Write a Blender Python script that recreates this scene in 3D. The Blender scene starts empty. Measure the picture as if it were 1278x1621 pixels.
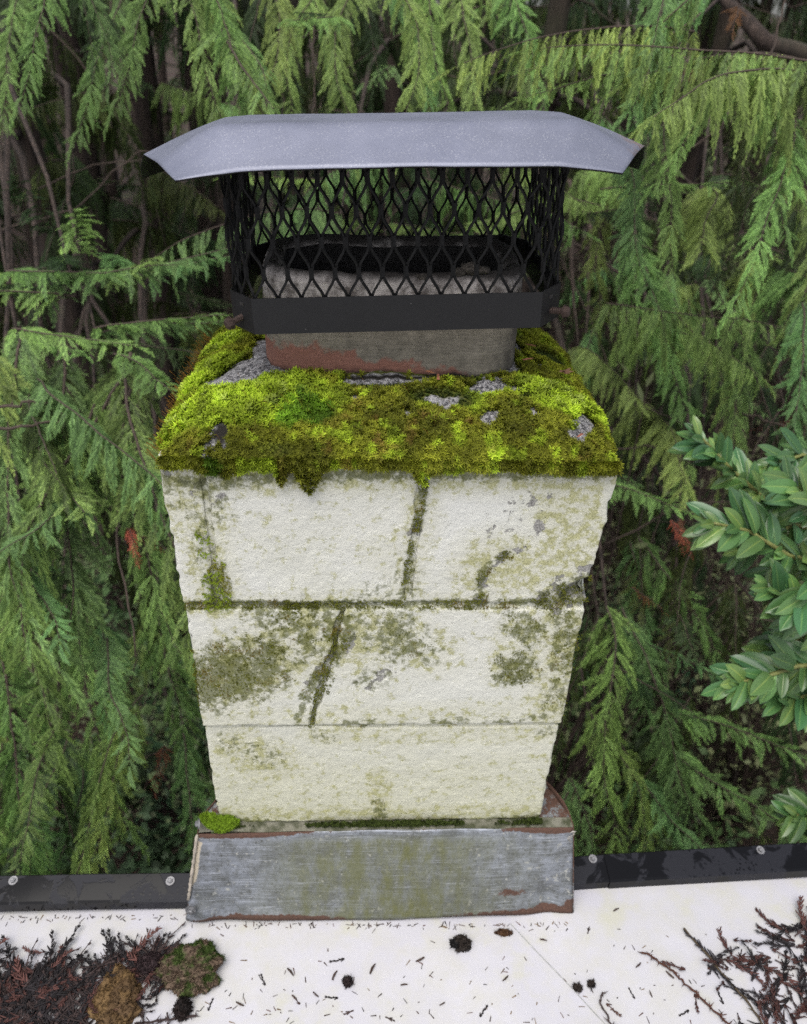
import bpy, math, random
import numpy as np
from mathutils import Matrix, Vector

random.seed(7); np.random.seed(7)
SC = bpy.context.scene
COL = SC.collection
PI = math.pi

# ------------------------------------------------------------------ camera
CAM = np.array([-0.0303, -0.7104, 0.5678])
YAW, PITCH, ROLL, FPX = 0.0615, 0.553, 0.0403, 1219.0
def axes():
    cy, sy = math.cos(YAW), math.sin(YAW)
    f = np.array([sy*math.cos(PITCH), cy*math.cos(PITCH), -math.sin(PITCH)])
    r = np.array([cy, -sy, 0.0]); u = np.cross(r, f)
    c, s = math.cos(ROLL), math.sin(ROLL)
    return c*r+s*u, -s*r+c*u, f
AR, AU, AF = axes()
cam = bpy.data.cameras.new('camera'); camo = bpy.data.objects.new('camera', cam); COL.objects.link(camo)
camo.matrix_world = Matrix(((AR[0], AU[0], -AF[0], CAM[0]), (AR[1], AU[1], -AF[1], CAM[1]), (AR[2], AU[2], -AF[2], CAM[2]), (0, 0, 0, 1)))
cam.sensor_fit = 'VERTICAL'; cam.sensor_height = 36.0; cam.lens = 36.0*FPX/1621.0
cam.clip_start = 0.02; cam.clip_end = 500
cam.dof.use_dof = True; cam.dof.focus_distance = 0.83; cam.dof.aperture_fstop = 6.3
SC.camera = camo

# ------------------------------------------------------------------ world, sun, exposure
SUN_EL, SUN_AZ = math.radians(66), math.radians(205)      # high, behind the camera, a little to its left
w = bpy.data.worlds.new('World'); SC.world = w; w.use_nodes = True
nt = w.node_tree; nt.nodes.clear()
sky = nt.nodes.new('ShaderNodeTexSky'); sky.sky_type = 'NISHITA'; sky.sun_disc = False
sky.sun_elevation = SUN_EL; sky.sun_rotation = SUN_AZ; sky.dust_density = 4.0; sky.air_density = 1.0; sky.ozone_density = 1.0
hs = nt.nodes.new('ShaderNodeHueSaturation'); hs.inputs['Saturation'].default_value = 0.42
bg = nt.nodes.new('ShaderNodeBackground'); bg.inputs['Strength'].default_value = 0.13
wo = nt.nodes.new('ShaderNodeOutputWorld')
nt.links.new(sky.outputs[0], hs.inputs['Color']); nt.links.new(hs.outputs[0], bg.inputs[0]); nt.links.new(bg.outputs[0], wo.inputs[0])
sl = bpy.data.lights.new('sun', 'SUN'); sl.energy = 1.4; sl.angle = math.radians(50); sl.color = (1.0, 0.96, 0.9)
so = bpy.data.objects.new('sun', sl); COL.objects.link(so)
sd = Vector((math.sin(SUN_AZ)*math.cos(SUN_EL), math.cos(SUN_AZ)*math.cos(SUN_EL), math.sin(SUN_EL)))
so.rotation_euler = (-sd).to_track_quat('-Z', 'Y').to_euler(); so.location = (0, -3, 8)
vs = SC.view_settings
vs.view_transform = 'Standard'; vs.look = 'None'; vs.gamma = 1; vs.use_curve_mapping = False; vs.exposure = 0.60
SC.cycles.use_denoising = False; SC.cycles.use_adaptive_sampling = True; SC.cycles.adaptive_threshold = .02; SC.cycles.denoising_prefilter = 'NONE'
SC.cycles.max_bounces = 4; SC.cycles.diffuse_bounces = 2; SC.cycles.glossy_bounces = 2; SC.cycles.transmission_bounces = 4; SC.cycles.transparent_max_bounces = 4

# ------------------------------------------------------------------ measuring helpers (photo pixel -> point on a real plane)
def ray(x, y): return AR*((x-639)/FPX) + AU*((810.5-y)/FPX) + AF
def onY(x, y, Y): d = ray(x, y); return CAM + d*((Y-CAM[1])/d[1])
def onZ(x, y, Z): d = ray(x, y); return CAM + d*((Z-CAM[2])/d[2])
def at(x, y, D): return CAM + D*ray(x, y)

# ------------------------------------------------------------------ noise
def vnoise(P, seed=0):
    P = np.asarray(P, float); i = np.floor(P).astype(np.int64); f = P-i; f = f*f*(3-2*f)
    def h(dx, dy, dz):
        a = ((i[:, 0]+dx)*73856093) ^ ((i[:, 1]+dy)*19349663) ^ ((i[:, 2]+dz)*83492791) ^ (seed*2654435761)
        a = a & 0xffffffff; a = ((a ^ (a >> 15))*2246822519) & 0xffffffff; a = ((a ^ (a >> 13))*3266489917) & 0xffffffff
        a = a ^ (a >> 16); return a/4294967295.0
    x, y, z = f[:, 0], f[:, 1], f[:, 2]
    a = h(0,0,0)*(1-x)+h(1,0,0)*x; b = h(0,1,0)*(1-x)+h(1,1,0)*x
    c = h(0,0,1)*(1-x)+h(1,0,1)*x; d = h(0,1,1)*(1-x)+h(1,1,1)*x
    return (a*(1-y)+b*y)*(1-z)+(c*(1-y)+d*y)*z
def fbm(P, sc, oct=4, seed=0):
    P = np.asarray(P)*sc; s = 0; a = 1; t = 0
    for k in range(oct):
        s = s+a*vnoise(P+k*17.3, seed+k); t += a; a *= .5; P = P*2.03
    return s/t
def sstep(a, b, x): t = np.clip((x-a)/(b-a), 0, 1); return t*t*(3-2*t)

# ------------------------------------------------------------------ mesh helpers
class MB:
    def __init__(s): s.v = []; s.f = []; s.m = []; s.c = []
    def add(s, verts, faces, mat=0, col=None):
        o = len(s.v); s.v.extend([tuple(map(float, p)) for p in verts]); s.f.extend([tuple(i+o for i in f) for f in faces]); s.m.extend([mat]*len(faces))
        if col is not None: s.c.extend([col]*len(verts) if not isinstance(col, list) else col)
    def box(s, a, b, mat=0, bev=0):
        x0, y0, z0 = a; x1, y1, z1 = b
        s.add([(x0,y0,z0),(x1,y0,z0),(x1,y1,z0),(x0,y1,z0),(x0,y0,z1),(x1,y0,z1),(x1,y1,z1),(x0,y1,z1)],
              [(0,3,2,1),(4,5,6,7),(0,1,5,4),(1,2,6,5),(2,3,7,6),(3,0,4,7)], mat)
    def tube(s, pts, rad, n=6, mat=0, col=None, cap=True):
        pts = [np.array(p, float) for p in pts]; k = len(pts)
        if not hasattr(rad, '__len__'): rad = [rad]*k
        o = []; ref = np.array([0.31, 0.17, 0.93])
        for i, p in enumerate(pts):
            t = pts[min(i+1, k-1)]-pts[max(i-1, 0)]; t = t/(np.linalg.norm(t)+1e-12)
            a = np.cross(t, ref); 
            if np.linalg.norm(a) < .05: a = np.cross(t, [1, 0, 0])
            a /= np.linalg.norm(a); b = np.cross(t, a)
            for j in range(n):
                q = 2*PI*j/n; o.append(p+rad[i]*(math.cos(q)*a+math.sin(q)*b))
        F = [(i*n+j, i*n+(j+1) % n, (i+1)*n+(j+1) % n, (i+1)*n+j) for i in range(k-1) for j in range(n)]
        if cap: F += [tuple(range(n))[::-1], tuple((k-1)*n+j for j in range(n))]
        s.add(o, F, mat, col)
    def mesh(s, name, mats, smooth=False):
        me = bpy.data.meshes.new(name); me.from_pydata(s.v, [], s.f)
        for m in (mats if isinstance(mats, (list, tuple)) else [mats]): me.materials.append(m)
        me.polygons.foreach_set('material_index', s.m)
        if smooth: me.polygons.foreach_set('use_smooth', [True]*len(s.f))
        if s.c and len(s.c) == len(s.v):
            a = me.color_attributes.new('col', 'FLOAT_COLOR', 'POINT'); a.data.foreach_set('color', np.array(s.c, float).ravel())
        me.update(); return me
def np_mesh(name, V, F, mat, col=None, smooth=False):
    """V (n,3), F (m,3|4) numpy"""
    me = bpy.data.meshes.new(name); k = F.shape[1]
    me.vertices.add(len(V)); me.vertices.foreach_set('co', np.asarray(V, np.float32).ravel())
    me.loops.add(F.size); me.loops.foreach_set('vertex_index', F.astype(np.int32).ravel())
    me.polygons.add(len(F)); me.polygons.foreach_set('loop_start', np.arange(0, F.size, k, dtype=np.int32))
    me.update(calc_edges=True)
    if smooth: me.polygons.foreach_set('use_smooth', [True]*len(me.polygons))
    if col is not None:
        a = me.color_attributes.new('col', 'FLOAT_COLOR', 'POINT')
        c = np.ones((len(V), 4), np.float32); c[:, :3] = col; a.data.foreach_set('color', c.ravel())
    me.materials.append(mat); return me
def obj(name, me, parent=None, loc=None):
    o = bpy.data.objects.new(name, me); COL.objects.link(o)
    if parent is not None: o.parent = parent
    if loc is not None: o.location = tuple(float(q) for q in loc)
    return o
def tag(o, label=None, cat=None, group=None, kind=None):
    if label: o['label'] = label
    if cat: o['category'] = cat
    if group: o['group'] = group
    if kind: o['kind'] = kind
    return o
def empty(name, loc=(0, 0, 0), rot=(0, 0, 0)):
    o = bpy.data.objects.new(name, None); COL.objects.link(o); o.location = tuple(float(q) for q in loc); o.rotation_euler = rot
    o.empty_display_size = .05; return o
def bevel(o, wd, seg=2):
    m = o.modifiers.new('bevel', 'BEVEL'); m.width = wd; m.segments = seg; m.limit_method = 'ANGLE'; return m

# ------------------------------------------------------------------ material helpers
class NT:
    def __init__(s, name):
        s.m = bpy.data.materials.new(name); s.m.use_nodes = True; s.t = s.m.node_tree; s.p = s.t.nodes['Principled BSDF']
        s.out = s.t.nodes['Material Output']; s.tc = s.t.nodes.new('ShaderNodeTexCoord')
    def n(s, typ, **kw):
        x = s.t.nodes.new(typ)
        for k, v in kw.items(): setattr(x, k, v)
        return x
    def l(s, a, b): s.t.links.new(a, b)
    def noise(s, scale, detail=4, rough=.55, vec=None, dist=0):
        x = s.n('ShaderNodeTexNoise'); x.inputs['Scale'].default_value = scale; x.inputs['Detail'].default_value = detail
        x.inputs['Roughness'].default_value = rough; x.inputs['Distortion'].default_value = dist
        s.l(vec if vec is not None else s.tc.outputs['Object'], x.inputs['Vector']); return x.outputs['Fac']
    def vor(s, scale, vec=None, feat='F1'):
        x = s.n('ShaderNodeTexVoronoi', feature=feat); x.inputs['Scale'].default_value = scale
        s.l(vec if vec is not None else s.tc.outputs['Object'], x.inputs['Vector']); return x.outputs['Distance']
    def map(s, scale=(1, 1, 1), src='Object'):
        x = s.n('ShaderNodeMapping'); x.inputs['Scale'].default_value = scale; s.l(s.tc.outputs[src], x.inputs[0]); return x.outputs[0]
    def ramp(s, fac, stops):
        x = s.n('ShaderNodeValToRGB'); e = x.color_ramp.elements
        while len(e) < len(stops): e.new(.5)
        for q, (p, c) in zip(e, stops): q.position = p; q.color = (c, c, c, 1) if isinstance(c, (int, float)) else (*c, 1)
        s.l(fac, x.inputs[0]); return x.outputs[0]
    def mix(s, fac, a, b, mode='MIX'):
        x = s.n('ShaderNodeMix', data_type='RGBA', blend_type=mode)
        for sock, v in ((x.inputs[0], fac), (x.inputs[6], a), (x.inputs[7], b)):
            if isinstance(v, (int, float)): sock.default_value = v if sock is x.inputs[0] else (v, v, v, 1)
            elif isinstance(v, tuple): sock.default_value = (*v, 1)
            else: s.l(v, sock)
        return x.outputs[2]
    def math(s, op, a, b=0.0, c=None):
        x = s.n('ShaderNodeMath', operation=op)
        for i, v in enumerate((a, b) if c is None else (a, b, c)):
            if isinstance(v, (int, float)): x.inputs[i].default_value = v
            else: s.l(v, x.inputs[i])
        return x.outputs[0]
    def attr(s, name='col'):
        x = s.n('ShaderNodeAttribute', attribute_name=name); return x
    def sep(s, v):
        x = s.n('ShaderNodeSeparateColor'); s.l(v, x.inputs[0]); return x.outputs
    def xyz(s, src='Object'):
        x = s.n('ShaderNodeSeparateXYZ'); s.l(s.tc.outputs[src], x.inputs[0]); return x.outputs
    def bump(s, h, strength=.5, dist=.002):
        x = s.n('ShaderNodeBump'); x.inputs['Strength'].default_value = strength; x.inputs['Distance'].default_value = dist
        s.l(h, x.inputs['Height']); s.l(x.outputs[0], s.p.inputs['Normal']); return x
    def set(s, **kw):
        for k, v in kw.items():
            i = s.p.inputs[k.replace('_', ' ')]
            if isinstance(v, (int, float)): i.default_value = v
            elif isinstance(v, tuple): i.default_value = (*v, 1)
            else: s.l(v, i)
        return s.m

def m_block():
    t = NT('painted_block'); r, g, b = t.sep(t.attr().outputs[0])[:3]
    n1 = t.noise(9, 5); n2 = t.noise(210, 6, .72); n3 = t.noise(560, 3, .6)
    def cover(f, nz, soft): return t.math('MULTIPLY', t.math('MAXIMUM', t.math('MINIMUM', t.math('MULTIPLY', t.math('ADD', t.math('SUBTRACT', f, nz), soft), .5/soft), 1.0), 0.0), t.math('MINIMUM', t.math('MULTIPLY', f, 6.0), 1.0))
    def uni(x): return t.math('MULTIPLY_ADD', x, 3.2, -1.10)          # spread the noise to about 0..1
    na = uni(t.noise(70, 9, .72)); nm = uni(t.noise(95, 8, .70)); nb = uni(t.noise(60, 8, .62))
    z = t.xyz()[2]; base = t.mix(t.ramp(n1, [(.3, 0), (.7, 1)]), (.60, .605, .555), (.66, .663, .63))
    low = t.math('MULTIPLY', t.ramp(t.math('MULTIPLY_ADD', z, -1.4, t.math('MULTIPLY', n1, .5)), [(.35, 0), (.85, .75)]), 1.0)     # thin algae film, heavier on the lower courses
    base = t.mix(low, base, (.50, .50, .36))
    base = t.mix(t.math('MULTIPLY', r, .8), base, (.47, .455, .29))
    pits = t.ramp(n2, [(.27, .45), (.36, 0)]); base = t.mix(pits, base, (.30, .29, .24))
    lich = t.math('MULTIPLY', cover(t.math('MULTIPLY', r, .95), na, .16), .75)
    base = t.mix(lich, base, t.mix(t.ramp(n3, [(.35, 0), (.65, 1)]), (.22, .22, .06), (.44, .43, .19)))
    bare = cover(b, nb, .05)
    base = t.mix(bare, base, t.mix(t.ramp(n3, [(.35, 0), (.65, 1)]), (.15, .145, .135), (.38, .37, .35)))
    base = t.mix(t.math('MULTIPLY', cover(g, nm, .18), .78), base, t.mix(n3, (.040, .050, .010), (.145, .155, .035)))
    h = t.math('ADD', t.math('MULTIPLY', n2, 1.0), t.math('MULTIPLY', n3, .35)); h = t.math('SUBTRACT', h, t.math('MULTIPLY', bare, .45)); h = t.math('SUBTRACT', h, t.math('MULTIPLY', pits, .5))
    t.bump(h, .75, .0030)
    return t.set(Base_Color=base, Roughness=.85, Specular_IOR_Level=.2)
def m_mortar():
    t = NT('mortar'); n = t.noise(60, 4); n2 = t.noise(300, 3)
    c = t.mix(t.ramp(n, [(.38, 0), (.62, 1)]), (.05, .055, .028), (.17, .165, .13))
    t.bump(n2, .6, .003); return t.set(Base_Color=c, Roughness=.95)
def m_crown():
    t = NT('crown_cement'); r, g, b = t.sep(t.attr().outputs[0])[:3]
    n = t.noise(220, 4, .7); n2 = t.noise(600, 2)
    c = t.mix(t.ramp(n, [(.42, 0), (.57, 1)]), (.045, .045, .05), (.30, .295, .305))
    c = t.mix(t.ramp(n2, [(.58, 0), (.70, 1)]), c, (.48, .47, .46))
    c = t.mix(r, c, t.mix(n, (.04, .05, .008), (.11, .12, .02)))
    c = t.mix(g, c, (.02, .018, .016))
    c = t.mix(b, c, (.55, .58, .58))
    t.bump(n, .8, .004); return t.set(Base_Color=c, Roughness=.95, Specular_IOR_Level=.15)
def m_leafy(name, transl=.3, rough=.6, hue=.04, val=.35, spec=.25, rand=True):
    t = NT(name); c = t.attr().outputs[0]
    if rand:
        oi = t.n('ShaderNodeObjectInfo'); h = t.n('ShaderNodeHueSaturation'); t.l(c, h.inputs['Color'])
        t.l(t.math('MULTIPLY_ADD', oi.outputs['Random'], hue, .5-hue*.5), h.inputs['Hue'])
        wn = t.n('ShaderNodeTexWhiteNoise', noise_dimensions='1D'); t.l(oi.outputs['Random'], wn.inputs['W'])
        t.l(t.math('MULTIPLY_ADD', wn.outputs['Value'], val, 1-val*.5), h.inputs['Value']); c = h.outputs[0]
    t.set(Base_Color=c, Roughness=rough, Specular_IOR_Level=spec)
    tr = t.n('ShaderNodeBsdfTranslucent'); t.l(c, tr.inputs[0]); mx = t.n('ShaderNodeMixShader'); mx.inputs[0].default_value = transl
    t.l(t.p.outputs[0], mx.inputs[1]); t.l(tr.outputs[0], mx.inputs[2]); t.l(mx.outputs[0], t.out.inputs[0]); return t.m
def m_flue():
    t = NT('flue_clay'); x, y, z = t.xyz()
    st = t.map((14, 14, 300)); n = t.noise(1.2, 6, .7, st); n2 = t.noise(34, 8, .66); n3 = t.noise(300, 3)
    c = t.mix(t.ramp(t.math('ADD', t.math('MULTIPLY', n, .4), t.math('MULTIPLY', t.noise(70, 7, .7), .6)), [(.32, 0), (.66, 1)]), (.11, .10, .08), (.29, .26, .21))
    zz = t.math('MULTIPLY_ADD', z, 14, -3.93)     # low -> red body showing where the skin flaked
    red = t.ramp(t.math('ADD', t.math('SUBTRACT', n2, zz), t.math('MULTIPLY', x, -2.2)), [(.80, 0), (.90, .9)])
    c = t.mix(red, c, t.mix(n3, (.20, .085, .06), (.31, .145, .11)))
    # weathered pale upper band, soot towards the rim
    up = t.ramp(z, [(.312, 0), (.325, 1)])
    pale = t.mix(t.ramp(t.noise(55, 5, .7), [(.38, 0), (.56, 1)]), (.15, .13, .12), (.56, .51, .48))
    c = t.mix(up, c, pale)
    soot = t.math('ADD', t.ramp(t.math('ADD', z, t.math('MULTIPLY', t.noise(30, 4), .02)), [(.354, 0), (.362, 1)]), 0)
    c = t.mix(soot, c, (.045, .040, .037))
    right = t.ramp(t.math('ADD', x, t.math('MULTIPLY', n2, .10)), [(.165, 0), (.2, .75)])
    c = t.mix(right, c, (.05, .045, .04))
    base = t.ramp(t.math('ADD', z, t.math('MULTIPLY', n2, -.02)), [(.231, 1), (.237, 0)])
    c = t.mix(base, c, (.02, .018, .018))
    t.bump(t.math('ADD', n, t.math('MULTIPLY', n3, .6)), .5, .002)
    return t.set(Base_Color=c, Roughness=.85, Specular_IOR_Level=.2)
def m_simple(name, col, rough=.6, metal=0., nscale=80, var=.3, bump=.2, bd=.001, spec=.5):
    t = NT(name); n = t.noise(nscale, 5)
    c = t.mix(t.ramp(n, [(.3, 0), (.7, 1)]), tuple(q*(1-var) for q in col), tuple(min(1, q*(1+var)) for q in col))
    t.bump(n, bump, bd); return t.set(Base_Color=c, Roughness=rough, Metallic=metal, Specular_IOR_Level=spec)
def m_hood():
    t = NT('hood_paint'); x, y, z = t.xyz()
    n = t.noise(14, 5); f = t.noise(900, 2); sp = t.vor(420)
    c = t.mix(t.ramp(n, [(.3, 0), (.7, 1)]), (.17, .182, .245), (.205, .217, .285))
    dots = t.math('MULTIPLY', t.ramp(sp, [(.16, 1), (.34, 0)]), t.ramp(t.noise(60, 5), [(.38, .08), (.62, .55)]))
    c = t.mix(t.ramp(t.noise(5, 6, .65), [(.42, 0), (.70, .5)]), c, (.105, .115, .15))
    c = t.mix(dots, c, (.42, .43, .46))
    # paint worn off at the bent right-hand corner
    worn = t.math('MULTIPLY', t.ramp(t.math('ADD', x, t.math('MULTIPLY', t.noise(35, 5), .05)), [(.255, 0), (.268, 1)]), t.ramp(t.noise(160, 4), [(.42, 0), (.55, .8)]))
    c = t.mix(worn, c, (.22, .15, .13))
    t.bump(f, .12, .0006)
    return t.set(Base_Color=c, Roughness=t.ramp(n, [(.3, .42), (.7, .52)]), Metallic=.25, Specular_IOR_Level=.6)
def m_black(name, v=.018, rough=.5):
    t = NT(name); n = t.noise(30, 5); f = t.noise(500, 3); sp = t.vor(160)
    c = t.mix(n, (v*.8, v*.8, v*.85), (v*1.35, v*1.35, v*1.45))
    d = t.math('MULTIPLY', t.ramp(sp, [(.05, 1), (.09, 0)]), t.ramp(t.noise(40, 3), [(.58, 0), (.66, .6)]))
    c = t.mix(d, c, (.3, .29, .28)); t.bump(f, .15, .0006)
    return t.set(Base_Color=c, Roughness=t.ramp(n, [(.3, rough-.08), (.7, rough+.1)]), Specular_IOR_Level=.25)
def m_rust(name='rusty_steel'):
    t = NT(name); n = t.noise(180, 5)
    return t.set(Base_Color=t.mix(n, (.025, .018, .016), (.075, .045, .036)), Roughness=.75, Metallic=.3)
def m_galv():
    t = NT('galvanised_sheet'); r, g, b = t.sep(t.attr().outputs[0])[:3]
    st = t.map((5, 1, 60)); n = t.noise(1.5, 4, .6, st); n2 = t.noise(40, 5, .65); n3 = t.noise(300, 3)
    vert = t.map((38, 1, 14)); n4 = t.noise(1.0, 8, .72, vert)
    c = t.mix(t.ramp(n, [(.3, 0), (.7, 1)]), (.17, .185, .215), (.32, .345, .40))
    dirt = t.ramp(n2, [(.40, .75), (.62, 0)]); c = t.mix(dirt, c, (.10, .105, .10)); scr_ = t.noise(1.4, 5, .7, t.map((10, 1, 420))); c = t.mix(t.ramp(scr_, [(.54, 0), (.66, .8)]), c, (.50, .53, .60)); c = t.mix(t.ramp(t.noise(190, 6, .75), [(.30, .9), (.48, 0)]), c, (.05, .05, .045)); c = t.mix(t.ramp(t.noise(110, 6, .7), [(.60, 0), (.66, .8)]), c, (.48, .48, .44))
    alg = t.math('MULTIPLY', g, t.ramp(t.math('ADD', n4, t.math('MULTIPLY', n2, .5)), [(.50, 0), (.85, .95)]))
    c = t.mix(alg, c, t.mix(n3, (.085, .095, .03), (.17, .17, .07)))
    rs = t.ramp(t.math('ADD', r, t.math('MULTIPLY', t.noise(60, 9, .8), 1.1)), [(.93, 0), (1.12, 1)])
    c = t.mix(rs, c, t.mix(n3, (.035, .020, .016), (.125, .062, .040)))
    ca = t.ramp(t.math('ADD', b, t.math('MULTIPLY', n2, .6)), [(.85, 0), (.95, 1)]); c = t.mix(ca, c, (.52, .46, .36))
    met = t.math('MULTIPLY', t.math('SUBTRACT', 1.0, rs), .35)
    t.bump(t.math('ADD', n2, t.math('MULTIPLY', n3, .4)), .25, .0015)
    return t.set(Base_Color=c, Roughness=t.mix(rs, .5, .9), Metallic=met)
def m_trim():
    t = NT('wet_black_trim'); n = t.noise(22, 6, .6, dist=.6); d = t.vor(170); w_ = t.ramp(n, [(.49, 0), (.53, 1)])
    drops = t.math('MULTIPLY', t.ramp(d, [(.25, 1), (.34, 0)]), t.ramp(t.noise(30, 3), [(.5, 0), (.6, 1)]))
    wet = t.math('MAXIMUM', w_, drops)
    c = t.mix(wet, (.012, .0125, .017), (.003, .003, .004))
    t.bump(wet, .10, .0006)
    return t.set(Base_Color=c, Roughness=t.mix(wet, .42, .08), Specular_IOR_Level=.2)
def m_roof():
    t = NT('white_roof_membrane'); x, y, z = t.xyz()
    n = t.noise(7, 6, .6); n2 = t.noise(26, 5, .65); n3 = t.noise(160, 4)
    c = t.mix(t.ramp(n, [(.3, 0), (.7, 1)]), (.45, .445, .49), (.51, .505, .54))
    far = t.ramp(y, [(-.16, 1), (-.075, 0)])        # grime starts where the litter collects, clear of the edge
    g = t.math('MULTIPLY', far, t.ramp(t.math('ADD', n2, t.math('MULTIPLY', n, .4)), [(.60, 0), (.90, .6)]))
    c = t.mix(g, c, (.46, .45, .38)); c = t.mix(t.math('MULTIPLY', far, t.ramp(t.noise(3.2, 7, .7), [(.45, 0), (.75, .45)])), c, (.40, .40, .40))
    g2 = t.math('MULTIPLY', far, t.ramp(t.noise(13, 5, .6), [(.58, 0), (.74, .45)])); c = t.mix(g2, c, (.45, .45, .33))
    e = t.math('MULTIPLY', t.ramp(y, [(-.07, 0), (-.03, 1)]), t.ramp(n3, [(.5, 0), (.65, .7)])); c = t.mix(e, c, (.55, .47, .33))
    t.bump(t.math('ADD', n2, t.math('MULTIPLY', n3, .3)), .12, .002)
    return t.set(Base_Color=c, Roughness=.45, Specular_IOR_Level=.4)
def m_bark(name='cedar_bark', a=(.016, .011, .009), b=(.068, .047, .038)):
    t = NT(name); mp = t.map((16, 16, 1.6)); n = t.noise(2.2, 6, .65, mp); n2 = t.noise(2.0, 4); 
    c = t.mix(t.ramp(n, [(.32, 0), (.68, 1)]), a, b)
    c = t.mix(t.ramp(n2, [(.55, 0), (.75, .55)]), c, (.05, .06, .025))
    t.bump(n, .9, .02); return t.set(Base_Color=c, Roughness=.95)
def m_ground():
    t = NT('forest_floor_litter'); n = t.noise(1.6, 6, .65); n2 = t.noise(22, 6, .7)
    c = t.mix(t.ramp(n2, [(.3, 0), (.7, 1)]), (.014, .008, .006), (.065, .036, .026))
    c = t.mix(t.ramp(n, [(.52, 0), (.68, .8)]), c, (.05, .06, .018))
    t.bump(n2, 1.0, .05); return t.set(Base_Color=c, Roughness=1.0)

M = dict(block=m_block(), mortar=m_mortar(), crown=m_crown(), moss=m_leafy('moss', .35, .7, rand=False), flue=m_flue(),
         soot=m_simple('soot', (.018, .016, .015), .95, nscale=120, var=.5, bump=.8, bd=.006),
         hood=m_hood(), black=m_black('black_band', .011, .5), mesh=m_black('black_mesh', .004, .6), rust=m_rust(), galv=m_galv(), trim=m_trim(), roof=m_roof(),
         bark=m_bark(), bark2=m_bark('grey_bark', (.05, .045, .04), (.2, .18, .16)), ground=m_ground(),
         foliage=m_leafy('cedar_foliage', .30, .5, .035, .5), laurel=m_leafy('laurel_leaf', .18, .27, .04, .5, .5), under=m_leafy('undergrowth_leaf', .3, .5, .06, .5),
         litter=m_leafy('dead_litter', .05, .75, .02, .5), twig=m_simple('twig_wood', (.06, .042, .033), .85, nscale=60), deadw=m_simple('dead_twig', (.05, .032, .027), .7, nscale=90),
         steel=m_simple('screw_steel', (.22, .22, .23), .5, .6, 200), wall=m_simple('house_wall_paint', (.30, .29, .27), .85, nscale=10),
         caulk=m_simple('old_sealant', (.34, .30, .25), .7, nscale=90, var=.25, bump=.6, bd=.003))

# ------------------------------------------------------------------ the setting: roof, house wall, forest floor
ROOFZ = -.555
def roofz(x, y):
    x = np.asarray(x, float); y = np.asarray(y, float)
    return ROOFZ + .006*np.sin(x*5.1+.6)*sstep(-.30, -.02, y)*sstep(.1, .5, np.abs(x)) + .003*np.sin(x*3.3+y*7)*sstep(.28, .6, np.abs(x))
xs = np.concatenate([np.linspace(-6, -.8, 14), np.linspace(-.75, .85, 70), np.linspace(.9, 6, 14)])
ys = np.concatenate([np.linspace(-7, -.75, 10), np.linspace(-.7, -.004, 40)])
XX, YY = np.meshgrid(xs, ys); YY = YY + np.where(XX > 0, .045*np.clip(XX, 0, 1.2), 0)*sstep(-.3, -.004, YY)
V = np.stack([XX.ravel(), YY.ravel(), roofz(XX.ravel(), YY.ravel())], 1); nx = len(xs)
Fq = np.array([[j*nx+i, j*nx+i+1, (j+1)*nx+i+1, (j+1)*nx+i] for j in range(len(ys)-1) for i in range(nx-1)])
tag(obj('roof', np_mesh('roof', V, Fq, M['roof'], smooth=True)), kind='structure')
b = MB(); b.box((-6, -6.9, -3.7), (6, -.012, -.60)); o = obj('house_wall', b.mesh('house_wall', M['wall'])); tag(o, kind='structure')

def groundz(x, y): 
    return -3.6 + .25*(fbm(np.stack([x, y, 0*x], 1), .5, 3, 5)-.5) + .06*np.maximum(0, np.asarray(y)-4)
gx = np.concatenate([np.linspace(-120, -14, 12), np.linspace(-12, 12, 60), np.linspace(14, 120, 12)])
gy = np.concatenate([np.linspace(-60, -2, 8), np.linspace(-.5, 16, 55), np.linspace(18, 160, 14)])
XX, YY = np.meshgrid(gx, gy); nx = len(gx)
V = np.stack([XX.ravel(), YY.ravel(), groundz(XX.ravel(), YY.ravel())], 1)
Fq = np.array([[j*nx+i, j*nx+i+1, (j+1)*nx+i+1, (j+1)*nx+i] for j in range(len(gy)-1) for i in range(nx-1)])
tag(obj('forest_floor', np_mesh('forest_floor', V, Fq, M['ground'], smooth=True)), kind='structure')

# ------------------------------------------------------------------ chimney
chim = tag(empty('chimney', (0, .2, ROOFZ)), 'square chimney of white painted concrete blocks, stained and mossy', 'chimney')
def under(o):                                  # parent to chimney, geometry given in world coordinates
    o.parent = chim; o.location = (0, -.2, -ROOFZ); return o
HW, DEP = .2365, .41
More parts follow.
